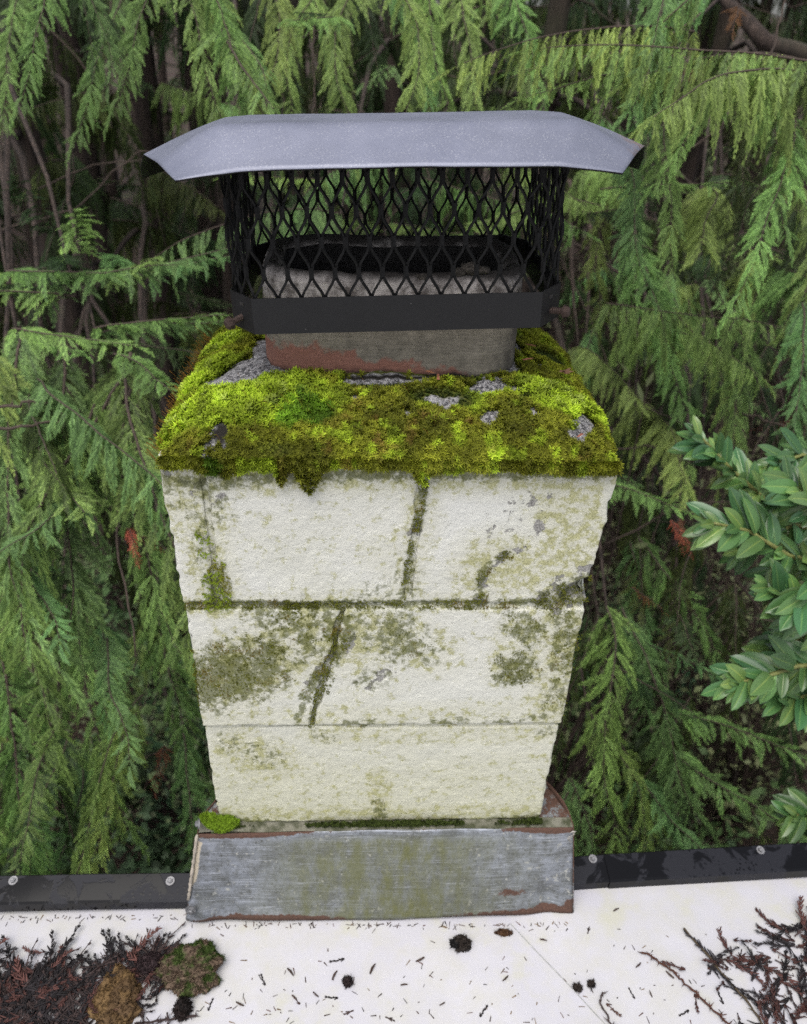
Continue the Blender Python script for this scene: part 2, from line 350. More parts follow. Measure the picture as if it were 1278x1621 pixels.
# stain fields on the front face, measured on the face plane: (points px), radius px, strength
def fc(p): q = onY(p[0], p[1], 0); return q[0], q[2]
PXM = .70/1000
def strokes(lst): return [([fc(p) for p in pts], r*PXM, s) for pts, r, s in lst]
MOSS = strokes([
    ([(345, 955), (342, 905)], 14, .85), ([(335, 905), (322, 850), (305, 800)], 22, .42), ([(296, 958), (440, 956), (640, 955)], 9, .85), ([(640, 957), (800, 955), (925, 950)], 8, .8),
    ([(645, 955), (645, 890)], 10, .6), ([(600, 945), (650, 930)], 30, .5), ([(650, 870), (668, 790), (672, 745)], 7, .5), ([(765, 955), (768, 905), (800, 880)], 7, .7), ([(870, 950), (925, 925)], 22, .62),
    ([(375, 1065), (345, 1075), (400, 1055)], 58, 1.05), ([(440, 1030), (480, 990)], 48, .62), ([(400, 975), (540, 985)], 22, .62), ([(545, 985), (520, 1045), (497, 1100)], 13, .8), ([(497, 1110), (493, 1148)], 7, .9),
    ([(610, 1000), (625, 1015)], 42, .72), ([(670, 1030), (680, 1040)], 20, .5), ([(815, 1056), (818, 1058)], 32, 1.0), ([(815, 985), (840, 1000)], 26, .7), ([(895, 980), (897, 1050)], 26, .75), ([(880, 1110), (890, 1080)], 25, .5),
    ([(570, 1145), (610, 1143)], 10, .8), ([(700, 1142), (740, 1140)], 10, .75), ([(780, 1140), (890, 1128)], 9, .6), ([(880, 1160), (862, 1160)], 14, .5), ([(600, 1270), (602, 1300)], 12, .7),
    ([(340, 1300), (480, 1308), (600, 1305), (740, 1302), (862, 1296)], 12, 1.0), ([(370, 1180), (430, 1200)], 30, .45), ([(500, 1165), (520, 1168)], 16, .5), ([(260, 760), (330, 765), (500, 750), (700, 748), (960, 748)], 12, .85), ([(280, 770), (330, 800)], 35, .5), ([(590, 1075), (600, 1070)], 24, .55)])
ALG = strokes([
    ([(345, 955), (325, 860), (290, 790)], 40, .7), ([(296, 958), (925, 950)], 22, .6), ([(650, 950), (665, 760)], 30, .6), ([(600, 870), (650, 900)], 40, .5), ([(900, 800), (930, 870), (850, 900), (780, 900)], 60, .85), ([(880, 930), (770, 950)], 35, .6),
    ([(375, 1060), (500, 1000), (560, 1000)], 80, .8), ([(620, 1000), (680, 1030)], 55, .6), ([(890, 980), (890, 1120)], 55, .8), ([(815, 1050), (820, 990)], 50, .7), ([(880, 1115), (700, 1130), (330, 1135)], 28, .5),
    ([(380, 1190), (430, 1210)], 60, .75), ([(340, 1220), (600, 1260), (860, 1230)], 90, .42), ([(340, 1295), (860, 1290)], 35, .75), ([(600, 1230), (602, 1300)], 28, .8), ([(500, 1160), (520, 1165), (870, 1160)], 30, .6), ([(260, 755), (960, 755)], 30, .75), ([(280, 760), (320, 830)], 50, .7), ([(450, 850), (560, 820)], 80, .33)])
BARE = strokes([([(880, 945), (930, 930)], 26, 1.0), ([(660, 835), (650, 850)], 9, 1.1), ([(765, 955), (775, 900), (840, 860), (870, 790)], 9, .75), ([(540, 1010), (500, 1075)], 11, .8), ([(935, 905), (900, 935)], 16, .9), ([(590, 1080), (610, 1065)], 18, .5), ([(280, 755), (330, 780)], 20, .55), ([(800, 830), (840, 800)], 30, .4)])
SPALL = strokes([([(905, 945), (935, 930)], 12, 1.0)])
def field(P, lst, soft=1.0):
    """P (n,3) -> max over strokes of strength*(1-d/r)"""
    m = np.zeros(len(P)); X = P[:, 0]; Z = P[:, 2]
    for pts, r, s in lst:
        d = np.full(len(P), 9.)
        for (ax, az), (bx, bz) in zip(pts[:-1], pts[1:]):
            ux, uz = bx-ax, bz-az; L = ux*ux+uz*uz+1e-12; t = np.clip(((X-ax)*ux+(Z-az)*uz)/L, 0, 1)
            d = np.minimum(d, np.hypot(X-ax-t*ux, Z-az-t*uz))
        m = np.maximum(m, s*np.clip((1.75-d/r)/1.15, 0, 1))
    return m
def frontness(P): return sstep(.03, .004, P[:, 1])
def uni(n): return np.clip((n-.5)*2.6+.5, 0, 1)
def moss_f(P): return field(P, MOSS)*frontness(P)*.78
def alg_f(P): return np.maximum(field(P, ALG)*frontness(P)*.62, .03+.17*sstep(.45, .7, fbm(P, 12, 4, 29)))
def bare_f(P): return field(P, BARE)*frontness(P)*.6
def block_mesh(x0, x1, y0, y1, z0, z1, res_front=None, res=.012, seed=0, r=.0045, shl=0, shr=0):
    lo = np.array([x0, y0, z0]); hi = np.array([x1, y1, z1]); V = []; F = []; o = 0
    for ax in range(3):
        for side in (0, 1):
            a, c = [k for k in range(3) if k != ax]
            rs = res_front if (res_front and ax == 1 and side == 0) else res
            na = max(2, int((hi[a]-lo[a])/rs)); nc = max(2, int((hi[c]-lo[c])/rs))
            A, C = np.meshgrid(np.linspace(lo[a], hi[a], na+1), np.linspace(lo[c], hi[c], nc+1))
            P = np.zeros((A.size, 3)); P[:, a] = A.ravel(); P[:, c] = C.ravel(); P[:, ax] = (hi if side else lo)[ax]
            V.append(P); j, i = np.meshgrid(np.arange(nc), np.arange(na), indexing='ij'); j = j.ravel(); i = i.ravel()
            q = np.stack([j*(na+1)+i, j*(na+1)+i+1, (j+1)*(na+1)+i+1, (j+1)*(na+1)+i], 1)+o
            flip = (side == 0) if ax != 1 else (side == 1)
            F.append(q[:, ::-1] if flip else q); o += len(P)
    P = np.concatenate(V); F = np.concatenate(F)
    q = np.clip(P, lo+r, hi-r); d = P-q; n = d/(np.linalg.norm(d, axis=1)[:, None]+1e-9)
    W = q+n*r
    S = P+seed*3.7
    bare = bare_f(P); moss = moss_f(P); alg = alg_f(P)
    # arrises nibbled away unevenly
    edge = (np.sum(np.abs(d) > r*.5, axis=1) > 1).astype(float)
    dsp = .0026*(fbm(S, 24, 3, 40)-.5) + .0012*(fbm(S, 170, 2, 41)-.5) - edge*.004*sstep(.45, .75, fbm(S, 45, 3, 44)) - .0012*bare
    dsp -= .014*field(P, SPALL)*frontness(P)
    W = W+n*dsp[:, None]
    fz = (P[:, 2]-z0)/(z1-z0); fr = np.clip((P[:, 0]-x0)/(x1-x0), 0, 1)
    W[:, 0] += (shl*(1-fr)+shr*fr)*(fz-.5) + .006*(fbm(np.c_[0*fz, 0*fz, P[:, 2]], 35, 3, 47)-.5)*((1-fr)*(shl != 0)+fr*(shr != 0))
    return np_mesh('block', W, F, M['block'], np.stack([alg, moss, bare], 1), smooth=True)
GAP = .0017
def fx(px, py): return float(onY(px, py, 0)[0])
courses = [(.0, .192, [(fx(345, 950), 0), (.5*(fx(645, 955)+fx(672, 745)), fx(672, 745)-fx(645, 955))], 0.0), (-.2, 0, [(.5*(fx(493, 1148)+fx(547, 975)), fx(547, 975)-fx(493, 1148))], -.0015), (-.4, -.2, [], -.004), (-.56, -.4, [(fx(560, 1400), 0)], -.003)]
for ci, (z0, z1, joints, dw) in enumerate(courses):
    xs_ = [-HW-dw*.5-(.0045 if ci == 0 else 0)]+[j[0] for j in joints]+[HW+dw+(.003 if ci == 0 else 0)]; sh_ = [-.009 if ci == 0 else 0]+[j[1] for j in joints]+[.006 if ci == 0 else 0]
    for k in range(len(xs_)-1):
        a = xs_[k]+(GAP if k else 0); c = xs_[k+1]-(GAP if k < len(xs_)-2 else 0)
        y0 = [0, -.0025, .001, 0][ci]+random.uniform(-.001, .001)
        under(obj('block', block_mesh(a, c, y0, .118, z0+GAP, z1-GAP, .0020 if ci < 3 else .01, .010, ci*7+k, shl=sh_[k], shr=sh_[k+1])))
    for s in (-1, 1):
        under(obj('block', block_mesh(*( (-HW, -HW+.13) if s < 0 else (HW-.13, HW)), .122, .288, z0+GAP, z1-GAP, None, .008, ci*9+s+40)))
    xm = .06*(-1)**ci
    for a, c in ((-HW, xm-GAP), (xm+GAP, HW)): under(obj('block', block_mesh(a, c, .292, DEP, z0+GAP, z1-GAP, None, .010, ci*5+80)))
me = block_mesh(-HW+.004, HW-.004, .0032, DEP-.004, -.56, .189, .0032, .02, 99); me.name = 'mortar'; under(obj('mortar', me))

# crown: sloped cement wash
FX0, FX1, FY0, FY1 = -.145, .147, .112, .288
def crown_h(x, y):
    dx = np.maximum(np.maximum(FX0-x, x-FX1), 0)/.095; dy = np.maximum(np.maximum(FY0-y, y-FY1), 0)/.115
    d = np.clip(np.hypot(dx, dy), 0, 1.3); return .248-.038*d**1.25
nxc, nyc = 150, 140
u = np.linspace(-1, 1, nxc); v = np.linspace(0, 1, nyc); U, Vv = np.meshgrid(u, v)
X = U*(HW+.002); Y = -.005+Vv*(DEP+.008)
P = np.stack([X.ravel(), Y.ravel(), 0*X.ravel()], 1)
Z = crown_h(P[:, 0], P[:, 1])-.004
ed = np.minimum(np.minimum(P[:, 0]+HW+.002, HW+.002-P[:, 0]), np.minimum(P[:, 1]+.005, DEP+.003-P[:, 1]))
ednoise = .010*(fbm(P, 25, 3, 50)-.4)
Z = Z - .012*np.clip(1-(ed+ednoise)/.022, 0, 1)**2 + .008*(fbm(P, 45, 4, 51)-.5) + .004*(fbm(P, 160, 3, 52)-.5)
P[:, 2] = Z
# bottom skirt ring down to the blocks
ring = [i for i in range(nxc)]+[j*nxc+nxc-1 for j in range(1, nyc)]+[(nyc-1)*nxc+i for i in range(nxc-2, -1, -1)]+[j*nxc for j in range(nyc-2, 0, -1)]
sk = P[ring].copy(); sk[:, 2] = .186
CV = np.concatenate([P, sk]); n0 = len(P); rn = len(ring)
j, i = np.meshgrid(np.arange(nyc-1), np.arange(nxc-1), indexing='ij'); j = j.ravel(); i = i.ravel()
CF = np.stack([j*nxc+i, j*nxc+i+1, (j+1)*nxc+i+1, (j+1)*nxc+i], 1)
SK = np.array([[n0+k, n0+(k+1) % rn, ring[(k+1) % rn], ring[k]] for k in range(rn)])
CF = np.concatenate([CF, SK])
# which kind of cover grows where, in crown coordinates measured on the sloped front wash
CPN = np.cross([1, 0, 0], np.array([0, .12, .058])); CP0 = np.array([0, -.008, .19])
def cw(px, py): d = ray(px, py); t = np.dot(CP0-CAM, CPN)/np.dot(d, CPN); q = CAM+d*t; q = q if q[1] < .105 else onZ(px, py, .246); return q[0], q[1]
def blob(P, lst):
    m = np.zeros(len(P))
    for (px, py), rx, ry, s in lst:
        x, y = cw(px, py); m = np.maximum(m, s*np.clip(1.3-np.hypot((P[:, 0]-x)/(rx*PXM), (P[:, 1]-y)/(ry*PXM*1.25)), 0, 1))
    return m
BARE_C = [((560, 640), 22, 12, .7), ((840, 668), 22, 14, .7), ((420, 690), 18, 12, .7), ((700, 645), 40, 18, 1.0), ((925, 675), 30, 34, 1.1), ((345, 705), 26, 26, 1.0), ((640, 668), 30, 12, .9), ((775, 672), 24, 20, 1.0), ((380, 580), 80, 46, 1.7), ((410, 545), 20, 30, 1.3), ((605, 604), 120, 12, 1.4), ((790, 618), 50, 18, 1.3), ((905, 690), 26, 20, .85), ((960, 700), 20, 18, .8), ((775, 670), 16, 14, .7), ((640, 662), 18, 10, .55), ((850, 560), 26, 18, 1.0), ((350, 700), 20, 24, .7)]
DARK_C = [((590, 612), 55, 14, 1.1), ((700, 640), 75, 24, .95), ((880, 545), 60, 26, 1.2), ((720, 598), 80, 9, 1.0), ((430, 722), 60, 16, .55), ((830, 640), 25, 14, .8)]
OLIVE_C = [((600, 690), 75, 40, .95), ((480, 728), 110, 12, .8), ((700, 690), 60, 40, .8), ((860, 710), 95, 28, 1.0), ((300, 700), 25, 30, .5)]
GREEN_C = [((485, 668), 42, 30, 1.7), ((515, 660), 22, 16, 1.0), ((340, 738), 16, 8, 1.0)]
BRIGHT_C = [((390, 640), 130, 44, 1.2), ((320, 560), 60, 60, 1.2), ((880, 625), 75, 34, 1.3), ((470, 640), 90, 30, .9), ((280, 650), 40, 40, 1.1), ((350, 520), 40, 30, 1.2), ((750, 640), 20, 30, .5), ((780, 720), 16, 20, .7)]
def bare_crown(P): return sstep(.50, .62, blob(P, BARE_C)*.75+(uni(fbm(P, 50, 4, 61))-.5)*.56+.20*sstep(.016, -.004, P[:, 1]) + .45*((P[:, 1] > .10) & (P[:, 1] < .3) & (np.abs(P[:, 0]) < .165)))
cb = bare_crown(CV)
soil = sstep(.55, .75, blob(CV, [((352, 700), 22, 24, 1.1), ((600, 596), 150, 6, 1.2), ((720, 590), 90, 5, 1.2)])*.8+(fbm(CV, 80, 3, 62)-.5)*.4)
pale = sstep(.66, .74, blob(CV, [((785, 628), 30, 8, 1.0), ((905, 705), 16, 10, .8)])*.7+(fbm(CV, 140, 3, 63)-.5)*.9)
crown = under(obj('crown', np_mesh('crown', CV, CF, M['crown'], np.stack([1-cb, soil, pale], 1), smooth=True)))

# flue liner: rounded rectangular clay tile
def rrect(x0, x1, y0, y1, r, n=8, per=10):
    pts = []
    for cx, cy, a0 in ((x1-r, y1-r, 0), (x0+r, y1-r, 90), (x0+r, y0+r, 180), (x1-r, y0+r, 270)):
        for k in range(n+1):
            a = math.radians(a0+90*k/n); pts.append((cx+r*math.cos(a), cy+r*math.sin(a)))
    out = []
    for k in range(len(pts)):
        a, c = np.array(pts[k]), np.array(pts[(k+1) % len(pts)]); L = np.linalg.norm(c-a); m = max(1, int(L/.006))
        for q in range(m): out.append(tuple(a+(c-a)*q/m))
    return out
outer = np.array(rrect(FX0, FX1, FY0, FY1, .05)); n = len(outer); ctr = np.array([(FX0+FX1)/2, (FY0+FY1)/2])
th = .021
def inset(p, d):
    q = p-ctr; hx, hy = (FX1-FX0)/2, (FY1-FY0)/2; return ctr+q*np.array([(hx-d)/hx, (hy-d)/hy])
rings = []
zs = list(np.linspace(.225, .348, 26))
for z in zs: rings.append((outer, z))
rings += [(inset(outer, .003), .355), (inset(outer, .009), .358), (inset(outer, .016), .356), (inset(outer, th), .349)]
rings += [(inset(outer, th), z) for z in np.linspace(.335, -.45, 14)]
FV = np.concatenate([np.c_[p, np.full(n, z)] for p, z in rings])
lip = sstep(.33, .352, FV[:, 2])
FV[:, 2] -= .004*lip*sstep(.21, .17, FV[:, 1])
FV[:, 2] -= lip*.003*sstep(.45, .75, fbm(FV*[1, 1, 0], 45, 3, 70)) - lip*.006*sstep(.02, .12, FV[:, 0])*fbm(FV, 90, 3, 72)
FV[:, :2] += ((fbm(FV, 120, 3, 71)-.5)*.0022)[:, None]*np.sign(FV[:, :2]-ctr)
FF = np.array([[k*n+a, k*n+(a+1) % n, (k+1)*n+(a+1) % n, (k+1)*n+a] for k in range(len(rings)-1) for a in range(n)])
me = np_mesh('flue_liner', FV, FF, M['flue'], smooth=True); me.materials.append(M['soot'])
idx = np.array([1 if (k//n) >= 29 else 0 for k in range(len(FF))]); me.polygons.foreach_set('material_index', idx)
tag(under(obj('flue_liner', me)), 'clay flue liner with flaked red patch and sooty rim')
b = MB(); b.box((FX0+.012, FY0+.012, -.47), (FX1-.012, FY1-.012, -.45)); under(obj('flue_bottom', b.mesh('flue_bottom', M['soot'])))
# crumbled mortar lumps on the rim
def lump(c, r, seed, mat, name, squash=(1, 1, .7), col=None, sub=3, amp=.5, freq=1.6):
    import bmesh
    bm = bmesh.new(); bmesh.ops.create_icosphere(bm, subdivisions=sub, radius=1)
    P = np.array([v.co[:] for v in bm.verts]); F = np.array([[v.index for v in f.verts] for f in bm.faces]); bm.free()
    P = P*(1-amp*.5+amp*fbm(P+seed*9.1, freq, 5, seed))[:, None]*np.array(squash)*r
    return P+np.array(c), F
for k, (px, py, r) in enumerate(((745, 426, .009), (728, 431, .006), (765, 428, .006), (668, 440, .006), (676, 450, .005))):
    c = onY(px, py, .118); 
    P_, F_ = lump(c, r, 100+k, None, '', (1.2, .8, .7), amp=1.0, freq=3)
    under(obj('crumbled_mortar', np_mesh('crumbled_mortar', P_, F_, m_simple('crumbled_mortar', (.07, .06, .05), .95, nscale=200, var=.7, bump=1, bd=.004) if k == 0 else bpy.data.materials['crumbled_mortar'], smooth=True)))

# ------------------------------------------------------------------ moss
def tri_sample(V, F, N, keep=None):
    T = np.concatenate([F[:, [0, 1, 2]], F[:, [0, 2, 3]]]) if F.shape[1] == 4 else F
    A, B, C = V[T[:, 0]], V[T[:, 1]], V[T[:, 2]]; cr = np.cross(B-A, C-A); ar = np.linalg.norm(cr, axis=1)
    if keep is not None: ar = ar*keep(A)
    i = np.random.choice(len(T), N, p=ar/ar.sum()); r1 = np.sqrt(np.random.rand(N)); r2 = np.random.rand(N)
    P = A[i]*(1-r1)[:, None]+B[i]*(r1*(1-r2))[:, None]+C[i]*(r1*r2)[:, None]
    return P, cr[i]/(np.linalg.norm(cr[i], axis=1)[:, None]+1e-12)
def shoots(P, Nn, h, spread, colr, tiers=3, blades=4, droop=None, wid=.55):
    """star-like moss shoots: every shoot is a few tiers of small pointed blades. P,Nn (n,3); h (n,); colr (n,3)"""
    n = len(P); ax = Nn+np.random.normal(0, spread, (n, 3)); 
    if droop is not None: ax = ax+droop
    ax /= np.linalg.norm(ax, axis=1)[:, None]
    ref = np.random.normal(size=(n, 3)); s = np.cross(ax, ref); s /= np.linalg.norm(s, axis=1)[:, None]; t = np.cross(ax, s)
    VV = []; CC = []
    for k in range(tiers):
        f = (k+1)/tiers; c = P+ax*(h*(f-.35))[:, None]; L = h*(.85-.35*f)
        for q in range(blades):
            a = 2*PI*q/blades+k*.8+np.random.rand(n)*.7; d = s*np.cos(a)[:, None]+t*np.sin(a)[:, None]; e = t*np.cos(a)[:, None]-s*np.sin(a)[:, None]
            up = ax*(.15+.6*f)
            tip = c+(d+up)*L[:, None]; wv = e*(L*wid*.5)[:, None]
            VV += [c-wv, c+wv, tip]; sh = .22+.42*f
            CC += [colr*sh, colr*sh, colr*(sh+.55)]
    V = np.stack(VV, 1).reshape(-1, 3); C = np.stack(CC, 1).reshape(-1, 3); return V, np.arange(len(V)).reshape(-1, 3), C
C_BRIGHT = np.array([.40, .54, .035]); C_PALE = np.array([.42, .50, .12]); C_OLIVE = np.array([.18, .195, .016]); C_DARK = np.array([.06, .085, .015]); C_GREEN = np.array([.10, .23, .012]); C_BROWN = np.array([.20, .12, .03])
def moss_color(P):
    n = len(P); f1 = fbm(P, 28, 4, 80); f2 = fbm(P, 110, 3, 81)
    br = blob(P, BRIGHT_C)+ (f1-.5)*.9; ol = blob(P, OLIVE_C)+(f2-.5)*.5; dk = blob(P, DARK_C)+(f1-.5)*.5; gr = blob(P, GREEN_C)
    c = np.tile(C_OLIVE*1.2, (n, 1)); 
    def mixin(c, col, m): return c*(1-m)[:, None]+col*m[:, None]
    c = mixin(c, C_BRIGHT, sstep(.08, .50, br)); c = mixin(c, C_PALE, sstep(.55, .7, f2)*sstep(.5, .9, br)*.7)
    c = mixin(c, C_OLIVE, sstep(.35, .75, ol)); c = mixin(c, C_BRIGHT*.9, sstep(.60, .68, fbm(P, 90, 2, 88))*.8); c = mixin(c, C_BROWN, sstep(.56, .68, fbm(P, 60, 3, 83))*sstep(.2, .6, ol)*.65)
    c = mixin(c, C_DARK, sstep(.35, .8, dk)); c = mixin(c, C_GREEN, .85*sstep(.35, .8, gr+(f2-.5)*1.6*(gr > .02)))
    return c*np.random.uniform(.6, 1.35, (n, 1))*(.66+.85*uni(fbm(P, 55, 2, 87)))[:, None], br, dk
# cushions: moss mat follows the crown with lumpy height
Pm, Nm = tri_sample(CV, CF, 62000)
kp = (bare_crown(Pm) < .45) & (Pm[:, 2] > .17)
kp &= ~((Pm[:, 0] > FX0-.004) & (Pm[:, 0] < FX1+.004) & (Pm[:, 1] > FY0-.006) & (Pm[:, 1] < FY1+.006))
Pm, Nm = Pm[kp], Nm[kp]; colm, br, dk = moss_color(Pm)
hm = (.0036+.0048*fbm(Pm, 40, 3, 84))*(1-.55*sstep(.3, .8, dk))*np.random.uniform(.7, 1.3, len(Pm)); hm *= 1+.35*sstep(.4, .9, br)
off = Nm*(.013*np.clip(fbm(Pm, 48, 3, 85)-.38, 0, 1)*(1+.4*sstep(.3, .8, br))*(1-.8*sstep(.3, .8, dk)))[:, None]
V1, F1, C1 = shoots(Pm+off, Nm, hm, .35, colm)
# fringe hanging over the front arris onto the block faces
nf = 3600; fxx = np.random.uniform(-HW, HW, nf); hang = np.clip(fbm(np.c_[fxx, 0*fxx, 0*fxx], 30, 3, 86)-.25, 0, 1)**2*.035
tuft = np.exp(-((fxx-fx(490, 760))/.012)**2)*.035+np.exp(-((fxx-fx(447, 765))/.006)**2)*.022+np.exp(-((fxx-fx(668, 760))/.010)**2)*.02+np.exp(-((fxx-fx(340, 745))/.022)**2)*.014
fz = .196-np.random.rand(nf)**1.3*(hang+.003+tuft); Pf = np.c_[fxx, -.006+0*fxx-.003*np.random.rand(nf), fz]
cf, _, _ = moss_color(Pf*[1, 1, 0]); V2, F2, C2 = shoots(Pf, np.tile([0, -.8, -.25], (nf, 1)), np.random.uniform(.004, .008, nf), .35, cf, droop=np.array([0, 0, -.35]))
V = np.concatenate([V1, V2]); F = np.concatenate([F1, F2+len(V1)]); C = np.concatenate([C1, C2])
tag(obj('moss_carpet', np_mesh('moss_carpet', V, F, M['moss'], C)), 'thick yellow-green moss carpet covering the chimney crown', 'moss', kind='stuff')
# rusty sporophyte hairs along the left edge and among the cushions
b = MB()
for k in range(420):
    if k < 260: p = np.array([-HW-.004+random.gauss(0, .004), random.uniform(-.005, .33), 0]); 
    else: p = np.array([random.uniform(-HW, HW), random.uniform(-.004, .09), 0])
    p[2] = crown_h(p[0], p[1])+.002+(-.008 if k < 260 else 0); d = np.array([-.5 if k < 260 else random.gauss(0, .3), random.gauss(-.1, .35), 1]); d = d/np.linalg.norm(d); L = random.uniform(.008, .018)*(1.9 if k % 60 == 0 else 1)
    e = np.array([.35, .9, .1])*.00022; q = p+d*L+np.array([-.25, 0, -.15])*L*.5; m_ = p+d*L*.6
    b.add([p-e, p+e, m_+e*.8, m_-e*.8, q+e*1.6, q-e*1.6], [(0, 1, 2, 3), (3, 2, 4, 5)], 0, (.22, .11, .02, 1))
tag(obj('moss_sporophytes', b.mesh('moss_sporophytes', M['moss'])), 'fine rusty moss stalks standing along the crown edge', 'moss', kind='stuff')
# moss on the block faces: one object for each patch one can point at
def face_moss(name, label, pts_r, N, col, hmin, hmax, jit=.25):
    st = strokes(pts_r); ax_ = [q[0] for t_ in st for q in t_[0]]; az_ = [q[1] for t_ in st for q in t_[0]]; rm = max(t_[1] for t_ in st)*1.8; K = N*8
    P = np.c_[np.random.uniform(max(-HW, min(ax_)-rm), min(HW, max(ax_)+rm), K), np.full(K, -.0015), np.random.uniform(min(az_)-rm, max(az_)+rm, K)]
    f = field(P, st); nn = uni(fbm(P, 80, 5, 3)); pr = sstep(-.05, .12, f*.92-nn)*(f > .28); k = np.random.rand(len(P)) < pr; P = P[k][:int(N*.9)]
    if len(P) == 0: return
    f2 = fbm(P, 60, 3, 91)[:, None]; c = np.array(col)*(0.55+f2)*np.random.uniform(.7, 1.25, (len(P), 1)); c = c*(1-.6*sstep(.58, .7, f2))+C_BROWN*.6*sstep(.58, .7, f2)
    V, F, C = shoots(P, np.tile([0, -1, .1], (len(P), 1)), np.random.uniform(hmin*.5, hmax*.72, len(P)), jit, c, tiers=2, blades=4, droop=np.array([0, 0, .12]))
    tag(obj(name, np_mesh(name, V, F, M['moss'], C)), label, 'moss', kind='stuff')
face_moss('moss_patch', 'broad olive-brown moss patch at the left of the middle block course', [([(375, 1065), (345, 1075), (400, 1055)], 60, 1.1), ([(440, 1030), (480, 990)], 44, .66)], 4200, C_OLIVE*.8, .0024, .0048)
face_moss('moss_patch', 'small round brownish moss patch at the right of the middle course', [([(815, 1056), (818, 1058)], 32, 1.1)], 900, C_OLIVE*.75, .002, .0038)
face_moss('moss_patch', 'green moss running down the crooked crack in the middle course', [([(545, 985), (520, 1045), (497, 1100)], 17, 1.0), ([(497, 1110), (493, 1148)], 7, .9), ([(400, 975), (540, 985)], 20, .62)], 1500, C_OLIVE*.9, .002, .0042)
face_moss('moss_patch', 'dark speckled moss patch in the centre of the middle course', [([(610, 1000), (625, 1015)], 42, .78), ([(670, 1030), (680, 1040)], 20, .55)], 1300, C_OLIVE*.7, .0015, .003)
face_moss('moss_patch', 'green moss patches along the right edge of the middle course', [([(895, 980), (897, 1050)], 26, .8), ([(815, 985), (840, 1000)], 26, .75), ([(880, 1110), (890, 1080)], 25, .55)], 1300, C_OLIVE*.9, .0015, .0035)
face_moss('moss_patch', 'bright green moss tuft in the left joint of the top course', [([(345, 955), (342, 905)], 17, 1.05), ([(335, 905), (322, 850)], 15, .5)], 700, C_BRIGHT*.7, .002, .0045)
face_moss('moss_patch', 'thin moss line along the joint between top and middle courses', [([(296, 958), (440, 956), (640, 957), (800, 956), (925, 950)], 9, .85), ([(645, 955), (645, 890)], 8, .6), ([(765, 955), (768, 905), (800, 880)], 10, .75), ([(870, 950), (925, 925)], 20, .6)], 2600, C_OLIVE*.9, .0015, .0035)
face_moss('moss_patch', 'olive moss in the upright joint under the crown', [([(650, 870), (668, 790), (672, 745)], 7, .55)], 500, C_OLIVE*.9, .0015, .0035)
face_moss('moss_patch', 'small moss dots along the joint above the lowest course', [([(570, 1145), (610, 1143)], 9, .85), ([(700, 1142), (740, 1140)], 9, .8), ([(780, 1140), (890, 1128)], 8, .6), ([(500, 1165), (520, 1168)], 14, .5), ([(600, 1270), (602, 1300)], 11, .75), ([(370, 1180), (430, 1200)], 26, .42)], 900, C_OLIVE, .0012, .003)
# dark moss line on top of the flashing, bright clump in its left corner
N = 2600; xx = np.random.uniform(-HW-.002, HW-.004, N); f = fbm(np.c_[xx, 0*xx, 0*xx], 22, 3, 95); k = np.random.rand(N) < sstep(.3, .6, f); xx = xx[k]
P = np.c_[xx, -.004-.004*np.random.rand(len(xx)), -.397+.009*np.random.rand(len(xx))*f[k]*1.6]; c = (C_DARK*.8)[None]*np.random.uniform(.6, 1.6, (len(xx), 1))
V, F, C = shoots(P, np.tile([0, -.7, .7], (len(P), 1)), np.random.uniform(.002, .005, len(P)), .4, c)
tag(obj('moss_line', np_mesh('moss_line', V, F, M['moss'], C)), 'dark moss line where the lowest block meets the flashing', 'moss', kind='stuff')
N = 1500; q = onY(348, 1303, -.006); a = np.random.normal(0, 1, (N, 3)); a /= np.linalg.norm(a, axis=1)[:, None]; a[:, 1] = -abs(a[:, 1])
P = np.array([q[0], -.001, q[2]-.002])+a*np.array([.023, .012, .009]); P[:, 2] += .012*np.clip((q[0]-P[:, 0])/.02, 0, 1)
V, F, C = shoots(P, a, np.random.uniform(.003, .006, N), .4, (C_GREEN*.6+C_BRIGHT*.4)[None]*np.random.uniform(.6, 1.2, (N, 1)))
tag(obj('moss_clump', np_mesh('moss_clump', V, F, M['moss'], C)), 'bright green moss clump in the left corner above the flashing', 'moss', kind='stuff')

# ------------------------------------------------------------------ chimney cap (tilted a little, right side higher)
TILT = -.046
cap = tag(empty('rain_cap', (0, .2, .33), (0, TILT, 0)), 'black metal chimney cap with sloped hood, mesh sides and bolted band', 'chimney cap')
def incap(o): o.parent = cap; o.location = (0, -.2, -.33); return o
# hood
us = np.linspace(-1, 1, 81); HV = []; vt = np.linspace(0, 1, 49)
midp = np.array([(.030, .4690), (.090, .5000), (.2, .4975), (.315, .490), (.372, .458)]); endp = np.array([(.032, .464), (.088, .468), (.152, .4690), (.235, .447), (.315, .424)])
endx = np.array([.200, .227, .256, .284, .306]); midx = np.array([.140, .165, .170, .165, .140])
def curve5(A, v):   # smooth through five control rows with softened creases
    t = np.array([0, .2, .5, .8, 1.0]); vv = np.linspace(0, 1, 401); c = np.stack([np.interp(vv, t, A[:, k]) for k in range(A.shape[1])], 1)
    ker = np.hanning(13); ker /= ker.sum(); pad = np.concatenate([2*c[:1]-c[6:0:-1], c, 2*c[-1:]-c[-2:-8:-1]])
    c = np.stack([np.convolve(pad[:, k], ker, 'valid') for k in range(A.shape[1])], 1); return np.stack([np.interp(v, vv, c[:, k]) for k in range(A.shape[1])], 1)
mp = curve5(midp, vt); ep = curve5(endp, vt); ex = curve5(endx[:, None], vt)[:, 0]; mx_ = curve5(midx[:, None], vt)[:, 0]
